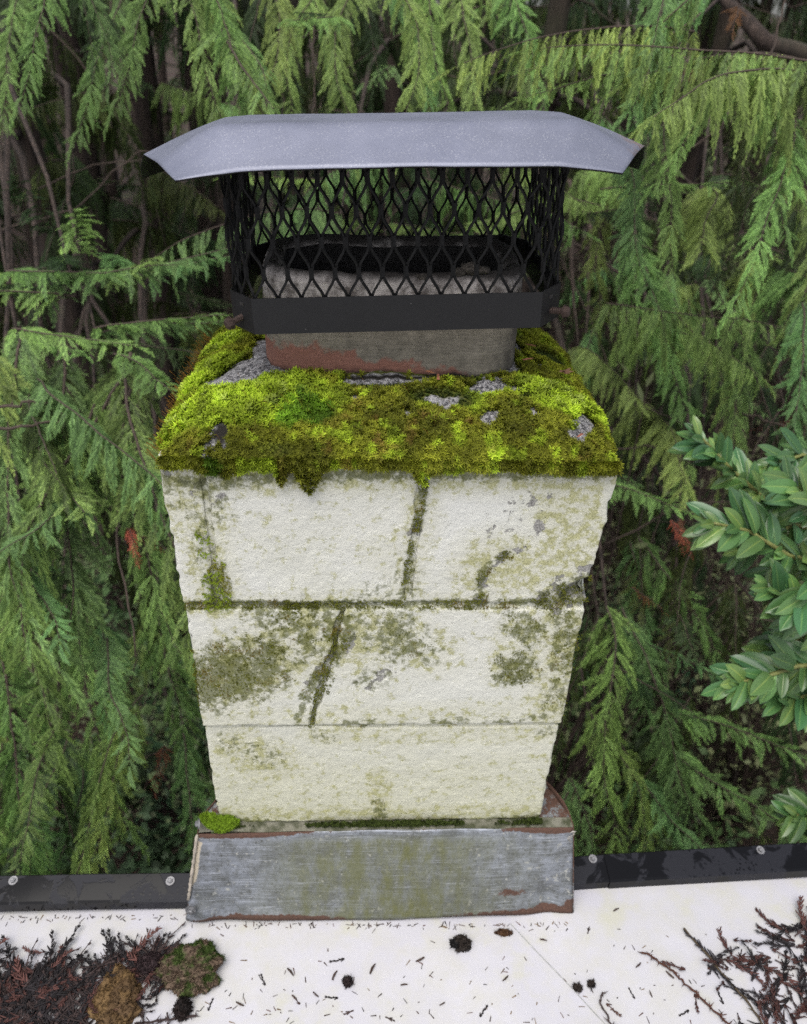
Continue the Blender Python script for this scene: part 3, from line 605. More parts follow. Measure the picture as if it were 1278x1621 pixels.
for u_ in us:
    a = abs(u_); 
    if a < .62: x = mx_*(a/.62); e = 0.
    else: q = (a-.62)/.38; x = mx_+(ex-mx_)*q; e = q
    e = e if e < .12 else e; e2 = max(0, (e-.06)/.94) if e > .06 else 0; e2 = e2*(.75+.25*e2)
    pr = mp*(1-e2)+ep*e2
    X = x*np.sign(u_)+.007 ; Yv = pr[:, 0]; Zv = pr[:, 1]-.003*sstep(.25, .0, vt)*a*a
    HV.append(np.stack([X, Yv, Zv], 1))
HV = np.concatenate(HV); nv = len(vt); HV[:, 2] += .0034*(fbm(HV, 11, 3, 120)-.5)
HF = np.array([[i*nv+j, i*nv+j+1, (i+1)*nv+j+1, (i+1)*nv+j] for i in range(80) for j in range(nv-1)])[:, ::-1]
ho = incap(obj('hood', np_mesh('hood', HV, HF, M['hood'], smooth=True))); sm = ho.modifiers.new('solidify', 'SOLIDIFY'); sm.thickness = .0016; sm.offset = -1; ho.data.materials.append(M['mesh']); sm.material_offset = 1; sm.material_offset_rim = 1
# band: strip with chamfered corners
bx0, bx1, by0, by1, ch = -.171, .178, .070, .338, .026
def cham(x0, x1, y0, y1, c, chy=None):
    cy = chy or c
    return [(x0+c, y0), (x1-c, y0), (x1, y0+cy), (x1, y1-cy), (x1-c, y1), (x0+c, y1), (x0, y1-cy), (x0, y0+cy)]
ring8 = cham(bx0, bx1, by0, by1, ch, .034)
b = MB(); t_ = .0016; inn = cham(bx0+t_, bx1-t_, by0+t_, by1-t_, ch-.0004, .0335)
for k in range(8):
    p, q = ring8[k], ring8[(k+1) % 8]; pi_, qi = inn[k], inn[(k+1) % 8]; z0, z1 = .3065, .3435
    b.add([(*p, z0), (*q, z0), (*q, z1), (*p, z1), (*pi_, z0), (*qi, z0), (*qi, z1), (*pi_, z1)], [(0, 1, 2, 3), (5, 4, 7, 6), (3, 2, 6, 7), (1, 0, 4, 5)])
bo = incap(obj('band', b.mesh('band', M['black'])))
for sx, cx, cy in ((-1, bx0+.013, by0+.016), (1, bx1-.013, by0+.016)):      # little punched slots in the corner faces
    b = MB(); b.box((-.0035, -.0006, -.0016), (.0035, .0006, .0016)); s_ = incap(obj('punched_slot', b.mesh('punched_slot', M['soot'])))
    s_.location = (cx-.0009*sx, cy-.2-.0009, .3345-.33); s_.rotation_euler = (0, 0, sx*.92)
# expanded metal screen
mr = cham(bx0+.0035, bx1-.0035, by0+.0035, by1-.0035, ch, .034); L8 = [0]
for k in range(8): L8.append(L8[-1]+math.dist(mr[k], mr[(k+1) % 8]))
PER = L8[-1]; ncol = round(PER/.0237); pit = PER/ncol
def per(s):
    s = s % PER
    for k in range(8):
        if s <= L8[k+1]:
            f = (s-L8[k])/(L8[k+1]-L8[k]); a, c = np.array(mr[k]), np.array(mr[(k+1) % 8]); tdir = (c-a)/np.linalg.norm(c-a); return a+(c-a)*f, tdir
    return np.array(mr[0]), np.array([1., 0])
b = MB(); zrow = .0292; zb = .338; half = .0052
def scr(s, z, k): p, tdir = per(s); nrm = np.array([tdir[1], -tdir[0]]); zz = z; j = math.sin(s*91+z*57)*.0006; p = p+nrm*(.0012*k+j); return np.array([p[0], p[1], zz])
for r in range(6):
    for c in range(ncol):
        s0 = (c+(.5 if r % 2 else 0))*pit; z0 = zb+r*zrow; z1 = z0+zrow
        # knuckle
        b.tube([scr(s0, z0-half, 0), scr(s0, z0+half, 0)], .0026, 5)
        for dr in (-1, 1):
            s1 = s0+dr*pit*.5; zt = min(z1-half, .497)
            pts = [scr(s0+dr*(.0008+(pit*.5-.0016)*(.5-.5*math.cos(PI*f_))), z0+half*.55+(zrow-half*1.1)*f_, .3*dr) for f_ in (0, .16, .32, .5, .68, .84, 1)]
            if z0+zrow*.72 > .499: continue
            if z1 > .501: pts = pts[:4]
            b.tube(pts, .00155, 4)
incap(obj('mesh_screen', b.mesh('mesh_screen', M['mesh'])))
# bolts through the corner faces
def bolt(p, d, L=.017):
    d = np.array(d)/np.linalg.norm(d); b = MB(); p = np.array(p)
    pts = [p+d*L*q/16 for q in range(-3, 13)]; b.tube(pts, [.0030 if q % 2 else .0037 for q in range(16)], 8)
    o = incap(obj('bolt', b.mesh('bolt', M['rust'])))
    b = MB(); b.tube([p+d*L*.74, p+d*L*1.02], .0060, 6); b.tube([p+d*L*1.02, p+d*L*1.08], [.0052, .0038], 6); obj('bolt_head', b.mesh('bolt_head', M['rust']), o)
    b = MB(); b.tube([p+d*L*.70, p+d*L*.745], .0070, 12); obj('washer', b.mesh('washer', M['rust']), o); return o
bolt((bx0+.010, by0+.017, .319), (-.62, -.60, -.16)); bolt((bx1-.010, by0+.017, .319), (.80, -.5, .05)); bolt((bx0+.010, by1-.017, .319), (-.6, .6, 0)); bolt((bx1-.010, by1-.017, .319), (.6, .6, 0))

# ------------------------------------------------------------------ flashing
fl = tag(empty('flashing', (0, -.03, ROOFZ)), 'galvanised sheet metal flashing with rusted corners and green algae at chimney foot', 'flashing')
def infl(o): o.parent = fl; o.location = (0, .03, -ROOFZ); return o
nu, nw = 90, 30; U, W = np.meshgrid(np.linspace(0, 1, nu), np.linspace(0, 1, nw)); U = U.ravel(); W = W.ravel()
TL, TR = np.array([-.259, -.012, -.401]), np.array([.277, -.012, -.399]); BL, BR = np.array([-.285, -.050, -.5505]), np.array([.291, -.050, -.5505])
P = (TL*(1-U)[:, None]+TR*U[:, None])*(1-W)[:, None]+(BL*(1-U)[:, None]+BR*U[:, None])*W[:, None]
P[:, 1] += -.004*np.sin(PI*U)*W + .003*np.sin(PI*W)*np.sin(U*7)       # bellied sheet
P[:, 1] += .004*(fbm(P, 12, 3, 130)-.5)
P[:, 2] = np.maximum(P[:, 2]+W*.002*np.sin(U*11), -.5515)
dent = np.exp(-((U-.93)/.035)**2-((W-.82)/.16)**2); P[:, 1] += .012*dent; dent2 = np.exp(-((U-.035)/.03)**2-((W-.9)/.1)**2); P[:, 1] -= .008*dent2
rust = np.maximum.reduce([.85*sstep(.86, 1.0, W)*(.30+.60*(np.exp(-((U-.2)/.22)**2)+np.exp(-((U-.97)/.12)**2)+.6*sstep(.6, .8, U))), .7*sstep(.10, .0, W)*(1.1*np.exp(-((U-.10)/.14)**2)+1.2*np.exp(-((U-.93)/.09)**2)+.45), .50*np.exp(-((U-.84)/.06)**2-((W-.72)/.1)**2), .8*sstep(.95, 1, U)*sstep(.7, .95, W)])
alg = np.clip(1.0*np.exp(-((U-.55)/.28)**2)+.35*np.exp(-((U-.3)/.1)**2), 0, 1)*sstep(0, .15, W); caulk = .8*sstep(.035, .0, U)*sstep(.02, .1, W)*sstep(.8, .5, W)
Fq = np.array([[j*nu+i, (j+1)*nu+i, (j+1)*nu+i+1, j*nu+i+1] for j in range(nw-1) for i in range(nu-1)])
o = infl(obj('front_panel', np_mesh('front_panel', P, Fq, M['galv'], np.stack([rust, alg, caulk], 1), smooth=True))); s_ = o.modifiers.new('s', 'SOLIDIFY'); s_.thickness = .0012; s_.offset = 1
for sx, T, B in ((-1, TL, BL), (1, TR, BR)):
    nu2, nw2 = 14, 16; U, W = np.meshgrid(np.linspace(0, 1, nu2), np.linspace(0, 1, nw2)); U = U.ravel(); W = W.ravel()
    T2 = np.array([sx*.2435, .075 if sx > 0 else .035, -.388]); B2 = np.array([B[0]-.012*sx, .09, -.5505])
    P = (T*(1-U)[:, None]+T2*U[:, None])*(1-W)[:, None]+(B*(1-U)[:, None]+B2*U[:, None])*W[:, None]; P[:, 0] += sx*.0012
    P[:, 2] += (1-W)*.010*np.sin(U*PI*.9)*(1 if sx > 0 else .5); P[:, 0] += sx*.004*(1-W)*np.sin(U*5)
    Fq = np.array([[j*nu2+i, (j+1)*nu2+i, (j+1)*nu2+i+1, j*nu2+i+1] for j in range(nw2-1) for i in range(nu2-1)])
    o = infl(obj('side_panel', np_mesh('side_panel', P, Fq if sx > 0 else Fq[:, ::-1], M['galv'], np.stack([.35+.35*(1-W), .2+0*W, 0*W], 1), smooth=True))); s_ = o.modifiers.new('s', 'SOLIDIFY'); s_.thickness = .0012; s_.offset = 0
# top closing lip between sheet and block (rust brown)
nu2 = 80; U = np.linspace(0, 1, nu2); rows = []
for w_, yy, zz in ((0, -.0125, -.3995), (.5, -.004, -.3975), (1, .0035, -.3965)): rows.append(np.c_[TL[0]*(1-U)+TR[0]*U, np.full(nu2, yy)+.001*np.sin(U*30), zz+.001*np.sin(U*19)])
P = np.concatenate(rows); Fq = np.array([[j*nu2+i, j*nu2+i+1, (j+1)*nu2+i+1, (j+1)*nu2+i] for j in range(2) for i in range(nu2-1)])
infl(obj('top_lip', np_mesh('top_lip', P, Fq, M['mortar'], smooth=True)))
for sx, T in ((-1, TL), (1, TR)):     # rusty folded lip next to the block
    b = MB(); ye = .075 if sx > 0 else .035
    for k in range(8):
        f0, f1 = k/8, (k+1)/8; row = []
        for f in (f0, f1):
            y = .0036+f*(ye-.0036); xo = T[0]*(1-f)+sx*.2435*f; row += [(xo-.0008*sx, y, -.3975+.008*f), (sx*.2325, y, -.3985+.006*f)]
        b.add([row[0], row[1], row[3], row[2]], [(0, 1, 2, 3)], 0, (.42, .25, 0, 1))
    infl(obj('side_lip', b.mesh('side_lip', M['galv'])))
b = MB(); pts = [np.array([-.2595, -.0135, -.401])*(1-t)+np.array([-.2815, -.046, -.530])*t+np.array([-.0015, -.0015, 0]) for t in np.linspace(0, .85, 26)]
b.tube(pts, [.0014+.0016*abs(math.sin(k*1.7+.4))*(1 if k % 4 else .4) for k in range(26)], 7); infl(obj('sealant_bead', b.mesh('sealant_bead', M['caulk'], True)))
b = MB()
for k in range(9):
    a = k*.7; b.add([np.array([.2765, -.013, -.402])+np.array([.004*math.sin(a), -.003-.001*k, -.0022*k])*s_+np.array([0, 0, 0]) for s_ in (1,)]+[np.array([.2765+.006*math.cos(a), -.016, -.404-.0026*k]), np.array([.272+.006*math.sin(a*1.3), -.0155, -.4085-.0022*k])], [(0, 1, 2)])
infl(obj('torn_tape', b.mesh('torn_tape', m_simple('torn_tape', (.55, .52, .47), .7))))
def screw(parent, loc, nrm, name='screw', r=.0055):
    b = MB(); n_ = np.array(nrm, float); n_ /= np.linalg.norm(n_)
    b.tube([n_*-.001, n_*.0008], r*1.55, 16); b.tube([n_*.0008, n_*.0042], [r, r*.94], 6); b.tube([n_*.0042, n_*.005], [r*.75, r*.5], 6)
    o = obj(name, b.mesh(name, M['steel']), parent); o.location = tuple(np.array(loc, float)-np.array(parent.location)); return o
q = onY(303, 1431, -.045); screw(fl, (q[0]+.001, -.0545, q[2]), (-.1, -.95, .25), 'rivet', .005)
q = onY(318, 1308, -.012); screw(fl, (q[0]-.003, -.010, q[2]+.003), (-.9, -.2, .2), 'rivet', .0045)

# ------------------------------------------------------------------ roof edge trims
def trim(p0, p1, label, screws, lap=None):
    p0 = np.array(p0); p1 = np.array(p1); L = np.linalg.norm(p1-p0); a = math.atan2(p1[1]-p0[1], p1[0]-p0[0])
    root = tag(empty('edge_trim', (p0[0], p0[1], ROOFZ), (0, 0, a)), label, 'roof edging', 'black edge trims on either side of the chimney')
    prof = [(0, .001), (0, .018), (.003, .0205), (.038, .030), (.0405, .028), (.0405, -.09), (.038, -.09), (.038, .026), (.004, .017), (.003, .001)]
    b = MB(); n_ = 24; m_ = len(prof)
    for k in range(n_+1): b.add([(L*k/n_, y+.0008*math.sin(k*.9), z+.0006*math.sin(k*.7)) for y, z in prof], [])
    b.f = [(k*m_+j, (k+1)*m_+j, (k+1)*m_+(j+1) % m_, k*m_+(j+1) % m_) for k in range(n_) for j in range(m_)]+[tuple(range(m_))[::-1], tuple(n_*m_+j for j in range(m_))]; b.m = [0]*len(b.f)
    obj('cover_strip', b.mesh('cover_strip', M['trim']), root)
    if lap:
        b = MB(); pr2 = [(y-.0012 if y < .02 else y+.0004, z+.0014) for y, z in prof[:5]]+[(.0405, .02), (.036, .0265), (.004, .0172)]
        m2 = len(pr2); b.add([(lap, y, z) for y, z in pr2]+[(L-.0005, y, z) for y, z in pr2], [(j, m2+j, m2+(j+1) % m2, (j+1) % m2) for j in range(m2)]+[tuple(range(m2))[::-1], tuple(m2+j for j in range(m2))])
        obj('lapped_strip', b.mesh('lapped_strip', M['trim']), root)
    for sx_, sy_ in screws:
        b = MB(); r = .0042; n_ = np.array([0, -.26, .966]); b.tube([n_*-.001, n_*.001], r*1.55, 16); b.tube([n_*.001, n_*.0046], [r, r*.94], 6); b.tube([n_*.0046, n_*.0054], [r*.75, r*.5], 6)
        obj('screw', b.mesh('screw', M['steel']), root, (sx_, sy_, .0205+(sy_-.003)*.27+.001))
    return root
def tr_local(px, py, p0, p1):
    q = onZ(px, py, -.529); d = np.array([p1[0]-p0[0], p1[1]-p0[1]]); d /= np.linalg.norm(d); e = q[:2]-np.array(p0); return float(e@d), float(e@np.array([-d[1], d[0]]))
l0, l1 = (-2.2, -.0285), (-.2785, -.0305); r0, r1 = (.284, -.0145), (2.4, .080)
trim(l0, l1, 'wet black metal roof edge trim left of the chimney', [tr_local(22, 1396, l0, l1), tr_local(270, 1396, l0, l1), (1.35, .016), (.9, .016)])
tr = trim(r0, r1, 'black metal roof edge trim right of the chimney, lapped joint', [tr_local(938, 1362, r0, r1), tr_local(1203, 1348, r0, r1), (.75, .016)], lap=tr_local(963, 1380, r0, r1)[0])

# ------------------------------------------------------------------ cedars
GREENS = [np.array(c) for c in ((.096, .160, .046), (.076, .145, .050), (.112, .168, .046))]
def frond_template(seed):
    """flat feathery cedar spray, 0.15 long: x along the rachis, y sideways, z off the plane; colour = tone * mult + add"""
    rng = random.Random(seed); L = .15; nodes = 21; st = L/nodes; V = []; F = []; CM = []; p = np.zeros(3); d = np.array([1., 0, 0]); cv = rng.uniform(-.06, .06); asym = rng.uniform(.85, 1.15)
    def tri(vs, cs):
        o = len(V); V.extend(vs); CM.extend(cs); F.extend([(o, o+k, o+k+1) for k in range(1, len(vs)-1)])
    for i in range(nodes):
        t = i/nodes; d = d+np.array([0, cv*.5+rng.uniform(-.04, .04), rng.uniform(-.04, .04)]); d /= np.linalg.norm(d); s = np.array([-d[1], d[0], 0]); s /= np.linalg.norm(s); nn = np.cross(d, s)
        q = p+d*st; wv = s*.0010*(1-t*.5); tri([p-wv, p+wv, q], [.62]*3)
        env = min(1, .40+t*2.4) if t < .55 else max(.22, (1-t)/.45); l0 = .0235*env
        for sg in (-1, 1):
            if rng.random() < .08: continue
            A = math.radians(rng.uniform(26, 44)); e = d*math.cos(A)+s*sg*math.sin(A)+nn*rng.uniform(-.3, .3); e /= np.linalg.norm(e)
            l = l0*rng.uniform(.65, 1.25)*(asym if sg > 0 else 2-asym); f = np.cross(nn, e); f /= np.linalg.norm(f); k0 = rng.uniform(.72, 1.28); bend = d*l*.16-nn*l*rng.uniform(.05, .3)
            P1 = p+e*l*.5+bend*.25; P3 = p+e*l+bend; w0 = f*.0011; w1 = f*.0019
            tri([p-w0, P1-w1, P3, P1+w1, p+w0], [k0*.55, k0*.95, k0*1.6, k0*.95, k0*.55])
            for c, bb in ((p+e*l*.32, .38), (P1, .42), (.5*(P1+P3), .34)):
                for sg2 in (-1, 1):
                    if rng.random() < .22: continue
                    ll = l*bb*rng.uniform(.7, 1.2)+.0012; g = e*.84+f*sg2*.54+nn*rng.uniform(-.25, .25); ww = e*.0015
                    tri([c-ww, c+ww, c+g*ll], [k0*.9, k0*.9, k0*1.45])
        p = q
    return np.array(V), np.array(F), np.array(CM)
TPL = [frond_template(50+k) for k in range(10)]
def frond(b, base, d, nrm, L, droop, rng, tone):
    V, F, CM = rng.choice(TPL); k = L/.15; d = d/np.linalg.norm(d); nn = nrm-d*np.dot(nrm, d); nn /= np.linalg.norm(nn)+1e-9; s = np.cross(nn, d)*rng.choice((-1, 1))
    V = V*k; x = V[:, 0]; W = np.asarray(base)+x[:, None]*d+V[:, 1:2]*s+V[:, 2:3]*nn
    # gravity: bend the spray down along its length without stretching it much
    g = droop*x*x; W[:, 2] -= g*1.5; W[:, :2] -= (d[:2]*(g*.7)[:, None])
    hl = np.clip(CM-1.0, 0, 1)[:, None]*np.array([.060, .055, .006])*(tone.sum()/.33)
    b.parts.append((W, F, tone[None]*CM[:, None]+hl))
def bough(kind, seed, tone):
    rng = random.Random(seed); b = MB(); b.parts = []; pts = []; p = np.zeros(3)
    if kind == 'hang': d = np.array([.75, 0, -.25]); n = 36; st = .024; dr = 1.6; L0 = .185
    elif kind == 'arch': d = np.array([1., 0, .22]); n = 36; st = .024; dr = .62; L0 = .20
    elif kind == 'tip': d = np.array([1., 0, .1]); n = 16; st = .022; dr = .9; L0 = .13
    else: d = np.array([1., 0, .30]); n = 26; st = .022; dr = .5; L0 = .16
    side = np.array([0, 1., 0]); clump = 1.0
    for i in range(n):
        t = i/n; d = d+np.array([rng.uniform(-.05, .05), rng.uniform(-.12, .12), -dr*st+rng.uniform(-.04, .04)]); d /= np.linalg.norm(d); pts.append(p.copy())
        if i % 4 == 0: clump = rng.uniform(.72, 1.25)
        for sg in ((-1, 1) if rng.random() < .72 else (rng.choice((-1, 1)),)):
            L = L0*(1-.55*t)*rng.uniform(.55, 1.15)
            if kind == 'hang': fd = d*.42+side*sg*rng.uniform(.3, .95)+np.array([rng.uniform(-.1, .7), 0, -.22]); nr = np.array([1, rng.uniform(-.7, .7), .25]); dp = rng.uniform(1.2, 3)
            elif kind == 'arch': fd = d*.5+side*sg*rng.uniform(.3, .9)+np.array([0, 0, rng.uniform(-.9, -.1)]); nr = np.array([rng.uniform(.1, .8), rng.uniform(-.5, .5)+sg*.35, .7]); dp = rng.uniform(2, 4.5)
            else: fd = d*.7+side*sg*rng.uniform(.35, .8)+np.array([0, 0, rng.uniform(-.35, .15)]); nr = np.array([.1, rng.uniform(-.45, .45), 1]); dp = rng.uniform(.8, 2.5)
            frond(b, p, fd, nr, L, dp, rng, tone*clump*rng.uniform(.85, 1.15))
        p = p+d*st*rng.uniform(.8, 1.2)
    frond(b, p, d, np.array([.5, 0, .8]), L0*.6, 1.2, rng, tone*1.1)
    tb = MB(); tb.tube(pts, [.0032*(1-.8*k/n)+.0007 for k in range(len(pts))], 4, cap=False); tv = np.array(tb.v); tf = np.array([(f[0], f[1], f[2]) for f in tb.f]+[(f[0], f[2], f[3]) for f in tb.f])
    VV = [tv]; FF = [tf]; CC = [np.tile([.05, .03, .02], (len(tv), 1))]; o = len(tv)
    for W, F, C in b.parts: VV.append(W); FF.append(F+o); CC.append(C); o += len(W)
    me = np_mesh('cedar_bough', np.concatenate(VV), np.concatenate(FF), M['foliage'], np.concatenate(CC)); me.materials.append(M['twig'])
    mi = np.zeros(len(me.polygons), np.int32); mi[:len(tf)] = 1; me.polygons.foreach_set('material_index', mi); return me
LIT = {}; SHADED = {}
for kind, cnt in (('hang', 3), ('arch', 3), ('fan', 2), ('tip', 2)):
    LIT[kind] = [bough(kind, 11*k+len(kind)*101, GREENS[k % 3]*1.8) for k in range(cnt)]      # outer sprays, sky light painted into the foliage colour
    SHADED[kind] = [bough(kind, 11*k+len(kind)*107, GREENS[(k+1) % 3]*.40) for k in range(cnt-1)]   # inner sprays, crown shade painted in as a darker tone
DEAD = [bough('tip', 900+k, np.array([.13, .05, .024])) for k in range(2)]; RUSTY = bough('tip', 905, np.array([.30, .075, .05]))
rng = random.Random(3)
TREES = {}
def make_tree(key, base, lean, r, h, label, mat='bark', group=None):
    bx, by = base; z0 = float(groundz(np.array([bx]), np.array([by]))[0])
    root = tag(empty('cedar_tree', (bx, by, z0)), label, 'tree', group)
    b = MB(); n_ = 14; pts = []
    for k in range(n_+1):
        t = k/n_; pts.append(np.array([lean[0]*t+.05*math.sin(k*.9+bx), lean[1]*t+.05*math.cos(k*.7+by), h*t-.1]))
    rad = [r*(1.45 if k == 0 else 1.12 if k == 1 else 1)*(1-.8*k/n_)+.008 for k in range(n_+1)]
    b.tube(pts, rad, 12); V = np.array(b.v); 
    obj('trunk', b.mesh('trunk', M[mat], True), root)
    TREES[key] = dict(root=root, base=np.array([bx, by, z0]), lean=lean, h=h, r=r, limbs=MB(), n=0); return root
def tpoint(T, z):
    t = np.clip((z-T['base'][2]+.1)/T['h'], 0, 1); return T['base']+np.array([T['lean'][0]*t, T['lean'][1]*t, T['h']*t-.1])
def put(key, pos, az, kind, sc=1.0, tilt=0., dead=False, limb=True, lit=True):
    T = TREES[key]; me = rng.choice(DEAD) if dead else rng.choice((LIT if lit else SHADED)[kind]); pos = np.array(pos, float)
    o = obj('dead_bough' if dead else 'bough', me, T['root']); o.location = tuple(pos-T['base']); o.rotation_euler = (rng.uniform(-.15, .15), tilt, az); o.scale = (sc, sc*rng.choice((-1, 1)), sc)
    if limb and rng.random() < .30:
        zt = min(pos[2]+.15+.25*np.linalg.norm(pos[:2]-T['base'][:2])*rng.uniform(-.2, .8), T['base'][2]+T['h']*.95); s0 = tpoint(T, zt); pts = []
        nrm = np.array([math.cos(az), math.sin(az), 0])
        for k in range(7):
            t = k/6; q = s0*(1-t)+pos*t; q = q+np.array([0, 0, .22*math.sin(PI*t)])*np.linalg.norm(pos-s0)*.35+np.array([math.sin(k*2.1+zt*5), math.cos(k*1.7+zt*3), 0])*.02; 
            if k == 6: q = pos
            pts.append(q-T['base'])
        Lr = np.linalg.norm(pos-s0); r0 = min(.022, .005+.007*Lr); lb_ = MB(); lb_.tube(pts, [r0*(1-t/6)+.0045*sc*(t/6) for t in range(7)], 5, cap=False); obj('limb', lb_.mesh('limb', M['bark'], True), T['root'])
    T['n'] += 1; return o
def px_xy(px, d): q = at(px, 66, d); return float(q[0]), float(q[1])
TR_SPEC = [   # key, px, distance, lean, radius, height, label
    ('a', 25, 3.9, (-.35, .2), .10, 11, 'thick reddish cedar trunk at the far left with drooping sprays'),
    ('b', 100, 4.6, (-.1, .1), .045, 10, 'slim mossy cedar trunk right beside the thick left trunk'),
    ('c', 185, 5.3, (.15, .3), .08, 12, 'dark cedar standing behind the left foliage, second from left trunk'),
    ('d', 330, 6.2, (.0, .3), .10, 12, 'shaded cedar behind the left end of the cap hood'),
    ('e', 455, 5.2, (.1, .2), .09, 12, 'dark cedar behind the left half of the hood'),
    ('f', 640, 5.6, (-.1, .2), .08, 12, 'cedar behind the middle of the chimney cap'),
    ('g', 885, 3.7, (.1, .2), .065, 12, 'reddish cedar trunk seen just right of the mesh screen'),
    ('h', 1010, 5.5, (.1, .2), .08, 12, 'cedar standing behind the right end of the hood'),
    ('i', 1150, 5.0, (-.1, .2), .07, 12, 'cedar with pale bare twigs right of the hood'),
    ('j', 1330, 4.3, (.1, .1), .12, 12, 'cedar with a heavy dark limb at the far right'),
    ('k', 1620, 4.4, (.1, .1), .10, 12, 'cedar standing past the right edge of the view'),
    ('l', -330, 4.4, (-.1, .1), .10, 12, 'cedar standing past the left edge of the view')]
for k_, px, d, ln, r_, h_, lb in TR_SPEC: make_tree(k_, px_xy(px, d), ln, r_, h_, lb)
# boughs one can pick out in the photograph: tree, pixel of the base, distance, azimuth, kind, scale, tilt
A = math.radians
FORE = [
    ('a', 195, 575, 1.75, A(-80), 'hang', .95, 0), ('a', 150, 640, 1.85, A(-100), 'hang', .9, 0), ('a', 40, 520, 1.9, A(-90), 'hang', .95, 0), ('a', 100, 560, 2.0, A(-70), 'hang', 1.0, 0), ('a', -10, 560, 1.8, A(-80), 'hang', 1.0, 0),
    ('a', 230, 430, 1.95, A(-10), 'fan', .5, -.15), ('a', 20, 520, 1.75, A(-30), 'fan', .6, .1), ('b', 110, 400, 2.2, A(-60), 'fan', .7, -.3), ('b', 180, 560, 1.8, A(-50), 'fan', .55, .1), ('a', 60, 700, 1.8, A(-60), 'fan', .6, .2), ('a', 130, 780, 1.8, A(-110), 'fan', .55, .3), ('b', 210, 700, 1.85, A(-40), 'fan', .5, .3), ('a', 40, 860, 1.9, A(-70), 'fan', .6, .3), ('b', 170, 1010, 1.95, A(-80), 'fan', .6, .4), ('b', 90, 1150, 2.0, A(-90), 'fan', .6, .4),
    ('a', 80, 450, 2.05, A(-35), 'fan', .75, -.1), ('b', 150, 520, 1.9, A(-20), 'fan', .62, -.05), ('a', 120, 470, 2.0, A(-150), 'fan', .7, 0), ('a', 10, 430, 2.1, A(-40), 'fan', .8, 0), ('b', 190, 440, 2.15, A(-60), 'fan', .6, -.2), ('b', 60, 600, 1.85, A(-60), 'arch', .7, 0),
    ('b', 225, 1100, 2.1, A(-130), 'hang', .75, 0), ('b', 290, 1160, 2.35, A(-70), 'hang', .6, 0), ('a', 50, 900, 2.3, A(-90), 'hang', .95, 0), ('a', -10, 1000, 2.2, A(-60), 'hang', .9, 0), ('b', 130, 930, 2.5, A(-90), 'hang', .9, 0), ('a', 20, 1180, 2.4, A(-60), 'hang', .7, 0), ('c', 250, 900, 2.7, A(-90), 'hang', .9, 0), ('c', 110, 1180, 2.5, A(-100), 'arch', .7, 0),
    ('a', 85, -60, 1.75, A(-75), 'hang', .42, 0), ('c', 125, -40, 1.9, A(-60), 'hang', .35, 0), ('d', 275, -120, 1.8, A(-80), 'hang', .55, 0), ('d', 310, -50, 1.75, A(-45), 'hang', .55, 0), ('d', 345, 40, 1.75, A(-60), 'tip', .9, .4), ('c', 30, -30, 2.6, A(-80), 'hang', .6, 0), ('c', 200, -20, 2.4, A(-90), 'hang', .6, 0),
    ('e', 430, -60, 2.3, A(-90), 'hang', .6, 0), ('f', 540, 30, 2.0, A(-110), 'fan', .5, .2), ('f', 620, -50, 2.0, A(-80), 'hang', .55, 0), ('f', 660, -30, 2.1, A(-60), 'hang', .5, 0), ('f', 560, -40, 2.2, A(-90), 'hang', .6, 0), ('f', 720, -60, 2.4, A(-90), 'hang', .65, 0), ('g', 790, -60, 2.5, A(-80), 'hang', .65, 0), ('f', 500, -20, 2.6, A(-90), 'hang', .6, 0),
    ('j', 1100, 50, 1.75, A(188), 'arch', .62, .12), ('j', 1130, -30, 1.7, A(200), 'hang', .5, 0), ('j', 1020, 110, 1.8, A(195), 'fan', .55, .35), ('j', 1060, -60, 1.8, A(-100), 'hang', .55, 0), ('j', 1300, 100, 1.55, A(185), 'arch', .60, .05), ('j', 1290, 120, 1.6, A(215), 'arch', .6, .1), ('j', 1260, 190, 1.7, A(-110), 'hang', .5, 0), ('j', 1230, 120, 1.75, A(-120), 'hang', .45, 0), ('j', 1180, 100, 1.8, A(-130), 'hang', .4, 0),
    ('i', 1050, 190, 2.0, A(-100), 'hang', .5, 0), ('i', 980, 200, 2.1, A(-90), 'hang', .55, 0), ('g', 950, 300, 2.4, A(-40), 'fan', .7, 0), ('i', 1110, 300, 2.5, A(-110), 'arch', .8, 0), ('g', 960, 480, 2.5, A(-60), 'arch', .7, 0), ('i', 1220, 420, 2.6, A(-100), 'arch', .8, 0), ('i', 1060, 480, 2.9, A(-70), 'hang', .8, 0), ('i', 1170, 520, 2.9, A(-90), 'hang', .8, 0), ('i', 1010, 850, 2.7, A(-60), 'hang', .8, 0), ('g', 960, 960, 2.4, A(-80), 'hang', .85, 0), ('g', 930, 760, 2.6, A(-50), 'fan', .7, 0), ('i', 1050, 1180, 2.6, A(-60), 'fan', .8, 0), ('g', 930, 1120, 2.5, A(-60), 'hang', .7, 0), ('i', 1010, 1230, 2.6, A(-80), 'fan', .7, .1), ('i', 1240, 250, 2.1, A(-90), 'hang', .6, 0), ('j', 1270, 480, 2.0, A(-100), 'hang', .6, 0), ('i', 990, 620, 3.0, A(-90), 'arch', .8, 0)]
for k_, px, py, d, az, kd, sc, tl in FORE:
    put(k_, at(px, py, d), az, kd, sc*1.08, tl)
    put(k_, at(px+rng.uniform(-30, 30), py+rng.uniform(-30, 40), d+rng.uniform(.12, .35)), az+rng.uniform(-.5, .5), kd, sc*rng.uniform(.85, 1.15), tl, limb=False, lit=rng.random() < .4)
